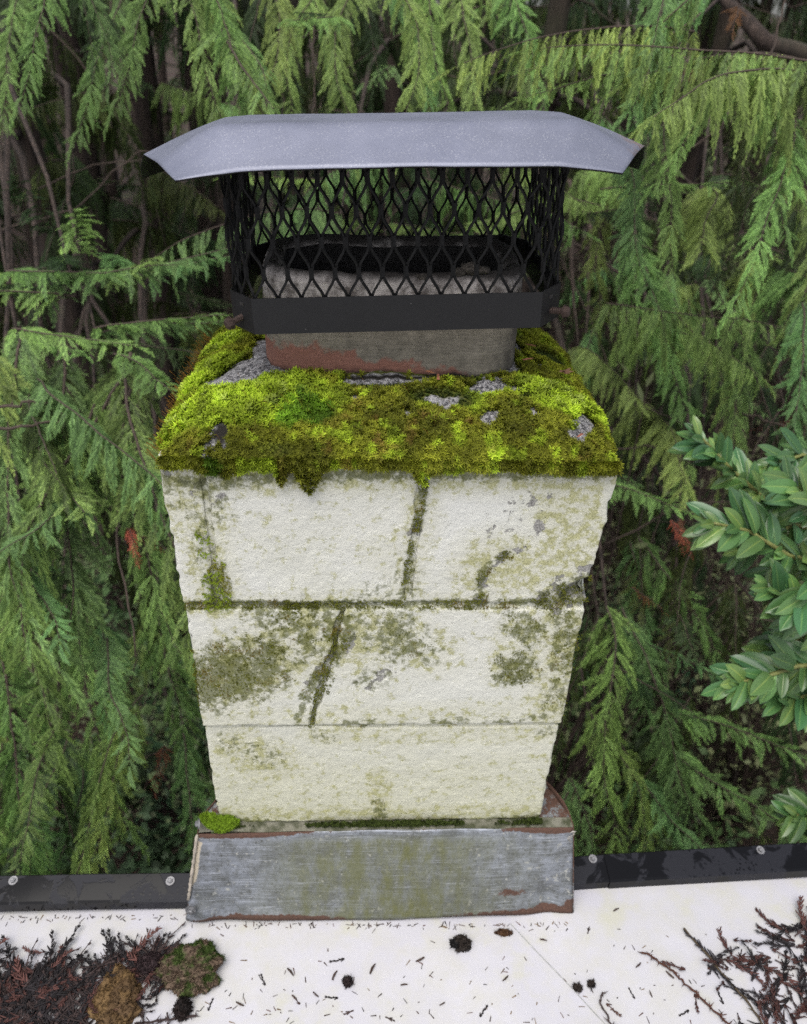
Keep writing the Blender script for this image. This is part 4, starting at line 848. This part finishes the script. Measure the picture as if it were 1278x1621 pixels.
for k_, px, py, d, az, sc in (('a', 200, 835, 1.72, A(-20), .28), ('i', 1075, 820, 2.3, A(-80), .22), ('i', 1000, 930, 2.5, A(-20), .4), ('b', 260, 1180, 2.4, A(-90), .4), ('j', 1170, 10, 2.0, A(-110), .35), ('j', 1090, 105, 2.1, A(-90), .25)): put(k_, at(px, py, d), az, 'tip', sc, .5, dead=True, limb=False)
for px, py, d, sc in ((1062, 822, 1.95, .24), (1075, 838, 1.9, .2), (205, 838, 1.70, .22)):
    o_ = put('i' if px > 640 else 'a', at(px, py, d), A(-60), 'tip', sc, .6, dead=True, limb=False); o_.data = RUSTY
# sprays filling the middle distance
for n_, x0, x1, y0, y1, d0, d1, keys in ((46, 890, 1290, 250, 950, 2.5, 3.9, 'ghi'), (18, 900, 1290, 900, 1350, 2.4, 3.2, 'gi'), (16, -20, 330, 650, 1350, 2.5, 3.4, 'abc'), (6, -20, 420, -20, 200, 3.4, 4.4, 'abcd'), (12, 400, 900, -40, 220, 2.8, 4.2, 'ef'), (12, 480, 860, 230, 360, 2.4, 3.2, 'fg')):
    for q in range(n_):
        p_ = at(rng.uniform(x0, x1), rng.uniform(y0, y1), rng.uniform(d0, d1))
        if p_[1] > 1.0: put(rng.choice(keys), p_, A(rng.uniform(-150, -30)), rng.choice(('hang', 'arch', 'fan', 'tip')), rng.uniform(.55, .95), rng.uniform(-.1, .3), lit=rng.random() < .45)
# the rest of every crown
cz = CAM[2]
for k_, px, d, ln, r_, h_, lb in TR_SPEC:
    T = TREES[k_]; N = 42
    for q in range(N):
        z = T['base'][2]+.6+(q+rng.random())/N*(h_-.9); az = rng.uniform(0, 2*PI) if q % 3 else rng.uniform(-2.6, -.5)
        out = rng.uniform(.12, .55)*(1.1-.6*(z-T['base'][2])/h_); c = tpoint(T, z)
        pos = c+np.array([math.cos(az), math.sin(az), 0])*out
        if pos[1] < 1.9: continue
        put(k_, pos, az, rng.choice(('hang', 'arch', 'arch', 'fan')), rng.uniform(1.0, 1.6), rng.uniform(-.1, .35), dead=rng.random() < .012, lit=rng.random() < .12)
# farther trees: a closed wood behind
FAR = []
for k in range(46):
    FAR.append((-700+2700*(k+rng.random())/46, rng.uniform(6.8, 11) if k % 2 else rng.uniform(10, 17)))
FAR.sort(key=lambda t: t[0])
for k, (px, d) in enumerate(FAR):
    key = 'far%d' % k; make_tree(key, px_xy(px, d), (rng.uniform(-.3, .3), .2), rng.uniform(.09, .17), rng.uniform(9, 13), ('tall dark cedar of the far wood, left of the chimney' if px < 300 else 'tall dark cedar of the far wood, behind the chimney' if px < 950 else 'tall dark cedar of the far wood, right of the chimney'), group='far cedars left' if px < 300 else 'far cedars behind' if px < 950 else 'far cedars right'); T = TREES[key]
    for q in range(26):
        z = T['base'][2]+.5+(q+rng.random())/26*(T['h']-.7); az = rng.uniform(0, 2*PI); c = tpoint(T, z); pos = c+np.array([math.cos(az), math.sin(az), 0])*rng.uniform(.15, .6)
        put(key, pos, az, rng.choice(('hang', 'arch', 'fan')), rng.uniform(1.9, 3.0), rng.uniform(-.1, .3), limb=False, lit=rng.random() < .1)
# heavy limb at the top right, bare grey twigs
def bare(key, pts, r0, r1=.002, name='limb'):
    T = TREES[key]; P = [np.array(p)-T['base'] for p in pts]; Q = []
    for i in range(len(P)-1):
        for t in np.linspace(0, 1, 6)[:-1]: Q.append(P[i]*(1-t)+P[i+1]*t+np.array([rng.gauss(0, .004), rng.gauss(0, .004), rng.gauss(0, .004)]))
    Q.append(P[-1]); b = MB(); b.tube(Q, list(np.linspace(r0, r1, len(Q))), 7); obj(name, b.mesh(name, M['twig'] if r0 < .02 else M['bark'], True), T['root'])
bare('j', [tpoint(TREES['j'], 1.1), at(1290, 95, 3.0), at(1210, 68, 2.9), at(1130, -20, 3.0)], .05, .02)
for k_, pts in (('a', [(-30, 648, 1.7), (40, 640, 1.7), (80, 638, 1.75)]), ('a', [(-20, 682, 1.65), (50, 675, 1.68), (120, 657, 1.75)]), ('a', [(0, 365, 3.2), (120, 330, 3.1), (220, 240, 3.1), (260, 235, 3.1)]), ('b', [(60, 300, 3.3), (150, 260, 3.2), (300, 250, 3.2)]), ('a', [(205, 560, 1.78), (195, 700, 1.76), (188, 850, 1.75), (215, 1040, 1.72)]),
                ('g', [(900, 290, 3.3), (905, 420, 3.2), (915, 560, 3.2)]), ('g', [(925, 200, 3.4), (935, 380, 3.3), (925, 600, 3.3)]), ('i', [(1180, 500, 2.7), (1230, 560, 2.6), (1240, 640, 2.6), (1190, 720, 2.6)]), ('i', [(950, 715, 2.8), (1020, 705, 2.7), (1085, 715, 2.7)]), ('i', [(1180, 655, 2.6), (1230, 670, 2.5), (1290, 690, 2.5)]), ('j', [(1080, 240, 2.2), (1180, 175, 2.1), (1260, 120, 2.0)]), ('i', [(1000, 130, 1.85), (1050, 65, 1.8), (1110, 20, 1.8)]), ('i', [(1200, 140, 2.4), (1230, 60, 2.4), (1250, -20, 2.4)]), ('i', [(960, 860, 2.8), (1080, 800, 2.7), (1180, 790, 2.7)]), ('e', [(440, 120, 3.5), (480, 60, 3.5), (560, 20, 3.5)]), ('f', [(497, 30, 2.6), (495, 100, 2.6), (500, 170, 2.6)])):
    bare(k_, [at(*p) for p in pts], .0042 if k_ != 'g' else .016, .002, 'bare_twig')

# ------------------------------------------------------------------ laurel at the right
def leaf_mesh(L, W, fold, curl, col, seed):
    b = MB(); n_ = 7; r_ = random.Random(seed); V = []
    for k in range(n_+1):
        t = k/n_; wd = max(.0006, W*.5*max(0, 1-abs(2*t-1)**2.5)**.72*(1-.12*t)); x = L*t; z = -curl*t*t*L+.012*L*math.sin(t*5+seed)
        V += [(x, -wd, z+fold*wd*.7), (x, -wd*.13, z+fold*wd*.2+.0006), (x, 0, z), (x, wd*.13, z+fold*wd*.2+.0006), (x, wd, z+fold*wd*.7)]
    F = [(k*5+j, (k+1)*5+j, (k+1)*5+j+1, k*5+j+1) for k in range(n_) for j in range(4)]
    c = []
    for k in range(n_+1): c += [(*col, 1), (*[q*1.1 for q in col], 1), (col[0]*2.0+.02, col[1]*1.5+.03, col[2]*1.4, 1), (*[q*1.1 for q in col], 1), (*col, 1)]
    b.add(V, F, 0, c); return b.mesh('leaf', M['laurel'], True)
LEAVES = [leaf_mesh(.098, .038, .35, .25, (.075, .160, .052), 1), leaf_mesh(.088, .036, .25, .45, (.095, .185, .058), 2), leaf_mesh(.104, .039, .45, .1, (.058, .135, .05), 3), leaf_mesh(.078, .033, .3, .3, (.12, .22, .06), 4)]
ls = tag(empty('laurel_shrub', (2.3, 1.3, -3.6)), 'glossy broad-leaved laurel shrub reaching in from the right edge', 'shrub'); LB = np.array([2.3, 1.3, -3.6])
stems = [[(1330, 830, 1.45), (1210, 790, 1.42), (1150, 735, 1.40), (1108, 690, 1.38)], [(1340, 900, 1.35), (1250, 880, 1.33), (1185, 840, 1.32), (1130, 828, 1.30)], [(1340, 1050, 1.35), (1260, 1055, 1.33), (1200, 1075, 1.32), (1160, 1080, 1.30)], [(1340, 760, 1.6), (1280, 745, 1.58), (1240, 740, 1.55)], [(1340, 980, 1.42), (1270, 1010, 1.40), (1200, 1050, 1.38)], [(1340, 700, 1.5), (1290, 760, 1.45), (1225, 800, 1.42)], [(1340, 870, 1.28), (1290, 920, 1.27), (1262, 960, 1.26)], [(1360, 1290, 1.6), (1300, 1290, 1.58), (1255, 1290, 1.55)], [(1350, 940, 1.6), (1280, 850, 1.55), (1220, 900, 1.5)], [(1350, 820, 1.3), (1290, 800, 1.3), (1250, 760, 1.3)], [(1340, 740, 1.5), (1270, 720, 1.48), (1200, 745, 1.46)], [(1340, 1000, 1.3), (1270, 960, 1.3), (1215, 930, 1.28)], [(1340, 1110, 1.4), (1290, 1100, 1.38), (1225, 1110, 1.36)], [(1340, 860, 1.5), (1260, 830, 1.48), (1170, 870, 1.45)]]
rl = random.Random(12)
for si, st in enumerate(stems):
    P = [at(*p) for p in st]; Q = []
    for i in range(len(P)-1):
        for t in np.linspace(0, 1, 7)[:-1]: Q.append(P[i]*(1-t)+P[i+1]*t)
    Q.append(P[-1]); b = MB(); b.tube([q-LB for q in Q], list(np.linspace(.0055, .0025, len(Q))), 6, 0); stem_o = obj('stem', b.mesh('stem', m_simple('laurel_stem', (.16, .17, .05), .6) if si == 0 else bpy.data.materials['laurel_stem'], True), ls)
    b = MB(); b.tube([Q[0]-LB, Q[0]-LB+np.array([.45, .15, -.4]), np.array([.06*si-.3, .1, .9]), np.array([0.02*si, 0, .0])], [.006, .008, .012, .016], 6); obj('stem', b.mesh('stem', M['bark2'], True), ls)
    nl = len(Q); ang = rl.random()*6
    for i in range(1, nl):
        for rep in range(3 if i > 2 else 2):
            d = Q[min(i+1, nl-1)]-Q[i-1]; d /= np.linalg.norm(d); ang += 2.4; ref = np.array([0, 0, 1.]); s = np.cross(d, ref); s /= np.linalg.norm(s); u = np.cross(s, d)
            sg_ = 1 if (i+rep) % 2 else -1; an_ = rl.uniform(0, 6.28); rad = s*math.cos(an_)+u*math.sin(an_)*.8; tipness = i/nl; ax = d*(.55+.7*tipness**3)+rad*.85+np.array([0, -.15, rl.uniform(-.25, .15)]); ax /= np.linalg.norm(ax)
            nz = np.array([rl.uniform(-.35, .35), -.75+rl.uniform(-.3, .3), .8]); nz = nz-ax*np.dot(nz, ax); nz /= np.linalg.norm(nz); yv = np.cross(nz, ax)
            o = obj('leaf', rl.choice(LEAVES), stem_o); sc = rl.uniform(.45, .80)*(1 if i < nl-2 else .75)
            Mt = Matrix(((ax[0]*sc, yv[0]*sc, nz[0]*sc, 0), (ax[1]*sc, yv[1]*sc, nz[1]*sc, 0), (ax[2]*sc, yv[2]*sc, nz[2]*sc, 0), (0, 0, 0, 1))); p = Q[i]-LB; Mt.translation = Vector(p)
            o.matrix_local = Mt

# ------------------------------------------------------------------ undergrowth on the forest floor
def shrub_mesh(seed, nleaf, R, H, ll, col, twigs=10):
    r_ = random.Random(seed); b = MB()
    for k in range(twigs):
        a = r_.uniform(0, 6.28); e = np.array([math.cos(a)*R*r_.uniform(.3, 1), math.sin(a)*R*r_.uniform(.3, 1), H*r_.uniform(.6, 1.05)]); pts = [np.array([e[0]*t*t, e[1]*t*t, e[2]*t])+np.array([r_.gauss(0, .02), r_.gauss(0, .02), 0])*(t > 0) for t in np.linspace(0, 1, 6)]
        b.tube(pts, [.006*(1-.7*t/5) for t in range(6)], 4, 1, (.1, .08, .06, 1), cap=False)
        for q in range(nleaf//twigs):
            t = r_.uniform(.25, 1.05); i = min(4, int(t*5)); p = pts[i]+(pts[i+1]-pts[i])*(t*5-i)+np.array([r_.gauss(0, .07), r_.gauss(0, .07), r_.gauss(0, .05)])*R
            d = np.array([r_.gauss(0, 1), r_.gauss(0, 1), r_.gauss(0, .4)]); d /= np.linalg.norm(d); n_ = np.array([r_.gauss(0, .4), r_.gauss(0, .4), 1]); s = np.cross(n_, d); s /= np.linalg.norm(s); L = ll*r_.uniform(.6, 1.3); c = np.array(col)*r_.uniform(.6, 1.7)
            b.add([p, p+d*L*.45+s*L*.26, p+d*L, p+d*L*.45-s*L*.26], [(0, 1, 2, 3)], 0, (*c, 1))
    return b.mesh('undergrowth', [M['under'], M['twig']])
SHR = [shrub_mesh(1, 500, .55, .8, .05, (.075, .12, .045)), shrub_mesh(2, 700, .6, .7, .035, (.11, .14, .07)), shrub_mesh(3, 420, .55, 1.5, .035, (.14, .16, .075), 40), shrub_mesh(4, 420, .5, .5, .06, (.06, .11, .055))]
ru = random.Random(5)
for k in range(110):
    px = ru.uniform(870, 1340 if k % 7 else 2200) if k % 3 else ru.uniform(-60, 430); d = ru.uniform(2.6, 9.5) if k % 3 else ru.uniform(2.6, 8)
    dirv = at(px, 900, 1.0)-CAM; h = np.array([dirv[0], dirv[1]]); h /= np.linalg.norm(h); x, y = CAM[0]+h[0]*d, CAM[1]+h[1]*d
    if y < 1.0: continue
    z = float(groundz(np.array([x]), np.array([y]))[0]); right = px > 640; kd = ru.choice((0, 1, 2, 2, 3) if right else (0, 1, 3)); o = obj('undergrowth_shrub', SHR[kd]); o.location = (x, y, z); o.rotation_euler = (0, 0, ru.uniform(0, 6.28)); s = ru.uniform(.9, 1.5)*(1+max(0, d-4)*.12); o.scale = (s, s, s*ru.uniform(.9, 1.5))
    look = ('green leafy shrub', 'pale fine-leaved shrub', 'tall twiggy sparse shrub', 'low dark broad-leaved shrub')[kd]; dist = 'close under the roof edge' if d < 4.2 else 'farther back under the cedars'
    tag(o, look+(' on the ground right of the chimney, ' if right else ' on the ground left of the chimney, ')+dist, 'shrub', look+('s right, ' if right else 's left, ')+dist)

# ------------------------------------------------------------------ litter on the roof
DARKB, RED, BLK, TAN = np.array([.040, .028, .026]), np.array([.072, .034, .027]), np.array([.012, .010, .011]), np.array([.20, .13, .06])
def sprig_mesh(seed, L, tone):
    r_ = random.Random(seed); b = MB(); d = np.array([1., 0, 0]); p = np.zeros(3); n_ = max(5, int(L/.006)); st = L/n_
    pts = [p.copy()]
    for i in range(n_):
        d = d+np.array([0, r_.gauss(0, .10), r_.gauss(0, .05)]); d /= np.linalg.norm(d); q = p+d*st; s = np.array([-d[1], d[0], 0])
        for sg in (-1, 1):
            if r_.random() < .35: continue
            l = L*.30*(1-.6*i/n_)*r_.uniform(.5, 1.1); e = d*.88+s*sg*.45+np.array([0, 0, r_.uniform(-.1, .25)]); wv = np.array([0, 0, .0007]); w2 = np.cross(e, [0, 0, 1.]); w2 = w2/np.linalg.norm(w2)*.0016; c = tone*r_.uniform(.6, 1.5)
            a = p; t_ = p+e*l; b.add([a-w2, a+w2, a+wv*1.5, t_+w2*.4, t_-w2*.4, t_+wv], [(0, 1, 3, 4), (0, 4, 5, 2), (1, 2, 5, 3)], 0, (*c, 1))
        pts.append(q); p = q
    b.tube(pts, [.0011*(1-.6*k/len(pts)) for k in range(len(pts))], 4, 0, (*tone*1.1, 1)); return b.mesh('dead_sprig', M['litter'])
SPR = [sprig_mesh(1, .045, DARKB), sprig_mesh(2, .035, DARKB*1.3), sprig_mesh(3, .05, RED), sprig_mesh(4, .03, RED*.8), sprig_mesh(5, .055, BLK*1.4), sprig_mesh(6, .028, BLK*1.5)]
rr = random.Random(21)
def roofpt(px, py, dz=.001): q = onZ(px, py, ROOFZ); return np.array([q[0], q[1], float(roofz(q[0], q[1]))+dz])
def pile(name, label, spots, n, meshes, zmax, cat='debris'):
    """heap of sprigs as one mass"""
    VV = []; FF = []; CC = []; o = 0; 
    for k in range(n):
        (px, py, sx, sy) = rr.choice(spots); p = roofpt(rr.gauss(px, sx), rr.gauss(py, sy)); me = rr.choice(meshes); nvv = len(me.vertices); v = np.empty(nvv*3); me.vertices.foreach_get('co', v); v = v.reshape(-1, 3)
        if p[1] > -.075: continue
        c = np.empty(nvv*4); me.color_attributes['col'].data.foreach_get('color', c); c = c.reshape(-1, 4)[:, :3]*rr.uniform(.6, 1.35)
        a = rr.uniform(0, 6.28); t = rr.gauss(0, .09); s = rr.uniform(.7, 1.2); ca, sa = math.cos(a), math.sin(a); R_ = np.array([[ca, -sa, 0], [sa, ca, 0], [0, 0, 1]])@np.array([[math.cos(t), 0, math.sin(t)], [0, 1, 0], [-math.sin(t), 0, math.cos(t)]])
        v = (v*s)@R_.T+p+np.array([0, 0, rr.random()*zmax]); v[:, 2] = np.where(v[:, 2] < ROOFZ+.0015, ROOFZ+.0007+rr.random()*.004+.0006*np.random.rand(len(v)), v[:, 2])
        VV.append(v); CC.append(c)
        for f in me.polygons:
            vv = list(f.vertices)
            for q in range(1, len(vv)-1): FF.append((vv[0]+o, vv[q]+o, vv[q+1]+o))
        o += nvv
    tag(obj(name, np_mesh(name, np.concatenate(VV), np.array(FF), M['litter'], np.concatenate(CC))), label, cat, kind='stuff')
pile('sprig_pile', 'dark heap of dead cedar sprigs in the lower left roof corner', [(60, 1575, 55, 25), (20, 1590, 40, 25), (130, 1590, 45, 25), (200, 1535, 45, 9), (100, 1545, 60, 12), (90, 1615, 80, 20), (-30, 1570, 40, 30), (250, 1525, 20, 8)], 560, SPR[:2]+SPR[4:]+SPR[4:]+SPR[:3], .007)
pile('sprig_pile', 'heap of reddish dead cedar sprigs in the lower right roof corner', [(1265, 1490, 16, 18), (1235, 1560, 32, 30), (1190, 1525, 42, 14), (1270, 1600, 34, 24), (1150, 1522, 16, 8), (1225, 1605, 30, 16)], 105, SPR[1:5], .006)
# single sprigs one can point at on the bare membrane
SING = [(545, 1518, 'a'), (530, 1545, 'b'), (475, 1590, 'c'), (560, 1600, 'd'), (460, 1540, 'b'), (420, 1560, 'a'), (500, 1575, 'b'), (535, 1580, 'a'), (640, 1560, 'b'), (590, 1535, 'b'), (1005, 1582, 'a'), (1100, 1575, 'c'), (1120, 1535, 'c'), (1090, 1600, 'a'), (960, 1590, 'c'), (1030, 1575, 'b'), (700, 1590, 'b'), (800, 1550, 'b'), (1060, 1545, 'b'), (330, 1600, 'a'), (245, 1575, 'a'), (665, 1520, 'b'), (860, 1490, 'b'), (1010, 1530, 'b'), (760, 1610, 'a'), (610, 1610, 'd'), (380, 1590, 'b'), (1145, 1590, 'a'), (930, 1480, 'd'), (975, 1443, 'b')]
NEED = MB(); NEED.tube([(-.006, 0, .0012), (0, .0006, .0016), (.006, 0, .0012)], [.0009, .0014, .0007], 5, 0, (.045, .028, .022, 1)); NEEDM = NEED.mesh('twig_bit', M['litter'])
NM2 = {'a': SPR[5], 'b': NEEDM, 'c': SPR[3], 'd': SPR[1]}
for px, py, t in SING:
    o = obj('dead_sprig' if t != 'b' else 'twig_bit', NM2[t]); o.location = tuple(roofpt(px, py, .0008)); o.rotation_euler = (0, 0, rr.uniform(0, 6.28)); s = rr.uniform(.55, .95) if t != 'b' else rr.uniform(.7, 1.3); o.scale = (s, s, s)
    if t == 'b': tag(o, 'short brown twig bit lying singly on the white roof', 'twig', 'single twig bits on the roof')
    elif t == 'c': tag(o, 'small reddish dead cedar sprig lying singly on the white roof', 'sprig', 'single reddish sprigs on the roof')
    else: tag(o, 'small blackish dead cedar sprig lying singly on the white roof', 'sprig', 'single dark sprigs on the roof')
# fine flecks scattered everywhere
b = MB()
for k in range(330):
    if k < 170: px, py = rr.uniform(200, 1278), 1621-abs(rr.gauss(0, 70))
    else: px, py = rr.uniform(300, 900), 1462+abs(rr.gauss(0, 4))-(px_ := 0)
    if k >= 280: px, py = rr.uniform(0, 295), 1446+abs(rr.gauss(0, 5))
    p = roofpt(px, py, .0006); 
    if p[1] > -.052 and k < 280: continue
    a = rr.uniform(0, 6.28); L = rr.uniform(.001, .005); d = np.array([math.cos(a), math.sin(a), 0])*L; s = np.array([-math.sin(a), math.cos(a), 0])*rr.uniform(.0004, .0009); c = rr.choice((DARKB, RED, TAN*.6, BLK, DARKB))*rr.uniform(.7, 1.4); up = np.array([0, 0, .0009])
    b.add([p-d-s, p+d-s*.5, p+d+s*.5, p-d+s, p+up], [(0, 1, 4), (1, 2, 4), (2, 3, 4), (3, 0, 4)], 0, (*c, 1))
tag(obj('needle_flecks', b.mesh('needle_flecks', M['litter'])), 'fine brown needle flecks scattered over the white roof', 'debris', kind='stuff')
# long twigs at the right
def twig(label, pts, r0, tone, leaves=0, name='twig'):
    Q = []; P = [roofpt(*p, .003) for p in pts]
    for i in range(len(P)-1):
        for t in np.linspace(0, 1, 9)[:-1]: Q.append(P[i]*(1-t)+P[i+1]*t+np.array([rr.gauss(0, .0008), rr.gauss(0, .0008), rr.uniform(0, .002)]))
    Q.append(P[-1]); c0 = P[0].copy(); b = MB(); b.tube([q-c0 for q in Q], [r0*(1.0+.35*(k % 3 == 0)) for k in range(len(Q))], 6, 0, (*tone, 1))
    for k in range(leaves):
        q = rr.choice(Q)-c0; a = rr.uniform(0, 6.28); L = rr.uniform(.004, .010); e = np.array([math.cos(a), math.sin(a), .25])*L; w_ = np.array([-math.sin(a), math.cos(a), 0])*.0011; b.add([q-w_, q+w_, q+e, q+e*.5+np.array([0, 0, .0012])], [(0, 1, 3), (1, 2, 3), (2, 0, 3)], 0, (*tone*rr.uniform(.7, 1.5), 1))
    tag(obj(name, b.mesh(name, M['litter']), None, c0), label, 'twig')
twig('long straight dark twig slanting across the right of the roof', [(1080, 1473), (1130, 1530), (1170, 1575), (1215, 1635)], .0013, np.array([.065, .05, .03]), 10)
twig('long reddish leafy twig left of the straight dark twig', [(1017, 1511), (1060, 1537), (1100, 1575), (1160, 1630)], .0012, np.array([.09, .035, .025]), 50)
twig('forked dark twig at the bottom right of centre', [(953, 1573), (950, 1590), (975, 1640)], .0011, DARKB*1.2, 12)
twig('dark beaded twig along the bottom edge near the black cone', [(215, 1621), (270, 1615), (310, 1610)], .0014, DARKB, 26)
twig('dry sprig lying on the black edge trim at left', [(45, 1434), (60, 1428), (70, 1421)], .0009, RED, 10)
# seam line in the membrane
b = MB(); P = [roofpt(*p, .0006) for p in ((808, 1463), (850, 1508), (905, 1565), (960, 1625))]; b.tube([q-P[0] for q in P], .0006, 5); tag(obj('wire', b.mesh('wire', m_simple('grey_wire', (.30, .31, .30), .5)), None, P[0]), 'thin grey wire lying straight across the white roof', 'wire')
# clods
def clod(name, label, cat, px, py, rx, ry, rz, seed, cols, shoot=0, amp=.8, freq=2.2):
    c = roofpt(px, py, 0); P_, F_ = lump((0, 0, rz*.55), 1.0, seed, None, '', (rx, ry, rz), sub=5, amp=amp, freq=freq); P_[:, 2] = np.maximum(P_[:, 2], .0003); n1 = fbm(P_+seed, 70, 4, seed); n2 = fbm(P_+seed, 400, 3, seed+1)
    col = (np.array(cols[0])*(1-sstep(.42, .56, n1))[:, None]+np.array(cols[1])*sstep(.42, .56, n1)[:, None])*(.5+n2)[:, None]
    P_ = P_+(P_/(np.linalg.norm(P_, axis=1)[:, None]+1e-6))*((n2-.5)*.004)[:, None]; P_[:, 2] = np.maximum(P_[:, 2], .0003)
    if shoot:
        Ps, Ns = tri_sample(P_, F_, shoot); k = Ps[:, 2] > .001; Ps, Ns = Ps[k], Ns[k]; f = fbm(Ps+seed, 70, 4, seed); cc = np.array(cols[0])*(1-sstep(.42, .56, f))[:, None]+np.array(cols[1])*sstep(.42, .56, f)[:, None]
        V_, G_, C_ = shoots(Ps, Ns, np.random.uniform(.0015, .004, len(Ps)), .5, cc*np.random.uniform(.6, 1.4, (len(Ps), 1)), tiers=2); F_ = np.concatenate([F_, G_+len(P_)]); P_ = np.concatenate([P_, V_]); col = np.concatenate([col, C_])
    return tag(obj(name, np_mesh(name, P_, F_, M['litter'] if not shoot else M['moss'], col), None, c), label, cat)
clod('moss_clod', 'fallen clod of green and brown moss on the roof at lower left', 'moss', 303, 1538, .038, .030, .017, 5, ((.055, .09, .018), (.17, .12, .085)), 3600, 1.3, 3.0)
clod('soil_clod', 'tan crumbly clod of soil between the dark sprigs and moss clod', 'soil', 185, 1585, .030, .038, .011, 9, ((.20, .125, .055), (.13, .08, .04)), 1600, 1.2, 2.6)
clod('dead_cone', 'round black rotten cone at the bottom left beside the moss clod', 'cone', 290, 1600, .011, .013, .011, 14, ((.016, .012, .011), (.03, .02, .018)), 300, .3)
clod('charred_lump', 'black crumbled lump on the roof right below the flashing centre', 'debris', 730, 1497, .013, .010, .010, 17, ((.012, .011, .011), (.035, .027, .022)), 160, 1.5, 3.5)
clod('dead_cone', 'small black rotten cone on the roof left of centre', 'cone', 551, 1556, .007, .007, .006, 19, ((.014, .012, .012), (.03, .02, .02)), 80, .9, 3)
clod('dead_cone', 'small dark cone on the roof right of centre', 'cone', 914, 1566, .006, .005, .005, 23, ((.02, .016, .016), (.04, .03, .025)), 60, .9, 3)
clod('dead_cone', 'tiny dark cone just right of the small dark cone', 'cone', 936, 1560, .005, .004, .005, 27, ((.02, .016, .016), (.04, .03, .025)), 50, .9, 3)
clod('sprig_tuft', 'dark purplish tuft of dead sprigs between the soil and moss clods', 'debris', 238, 1530, .017, .013, .012, 31, ((.035, .022, .024), (.05, .032, .035)), 900, 1.0, 3)
clod('rusty_crumb', 'flat rust brown crumb on the roof under the flashing right of centre', 'debris', 797, 1478, .012, .0045, .004, 37, ((.09, .045, .02), (.06, .03, .018)), 60, .8, 3)
# fallen leaves and chips on the crown
b = MB(); q = cw(893, 580); z = float(crown_h(np.array([q[0]]), np.array([q[1]]))[0])+.010
for k in range(7):
    a = -2.4+k*.72; L = .013*(1-.35*abs(k-3)/3); d = np.array([math.cos(a), math.sin(a)*.6, .25+.2*math.sin(k*2.)])*L; s = np.array([-math.sin(a), math.cos(a), .2])*.0022
    b.add([np.zeros(3), d*.5+s, d, d*.5-s, d*.5+np.array([0, 0, .0018])], [(0, 1, 4), (1, 2, 4), (2, 3, 4), (3, 0, 4)], 0, (.20, .105, .065, 1))
tag(obj('curled_leaf', b.mesh('curled_leaf', M['litter']), None, (q[0], q[1], z)), 'curled brown dead leaf on the moss at the right of the crown', 'leaf')
for k, (px, py, lb) in enumerate(((835, 574, 'orange-brown wood chip beside the right end of the flue'), (693, 612, 'rusty curved chip on the crown in front of the flue'), (840, 545, 'thin brown chip on the dark moss behind the right bolt'), (915, 709, 'small reddish chip on the front right edge of the crown'), (680, 602, 'pale brown chip on the crown below the flue centre'))):
    q = cw(px, py); z = float(crown_h(np.array([q[0]]), np.array([q[1]]))[0])+.006; b = MB(); a = k*1.3+.2; d = np.array([math.cos(a), math.sin(a), .1])*.007; s = np.array([-math.sin(a), math.cos(a), 0])*.0018; up = np.array([0, 0, .0016])
    b.add([-d-s, d-s*.6, d+s*.6, -d+s, up-d*.2, -up*.5], [(0, 1, 4), (1, 2, 4), (2, 3, 4), (3, 0, 4), (1, 0, 5), (2, 1, 5), (3, 2, 5), (0, 3, 5)], 0, (.25, .10, .06, 1)); tag(obj('wood_chip', b.mesh('wood_chip', M['litter']), None, (q[0], q[1], z)), lb, 'chip')
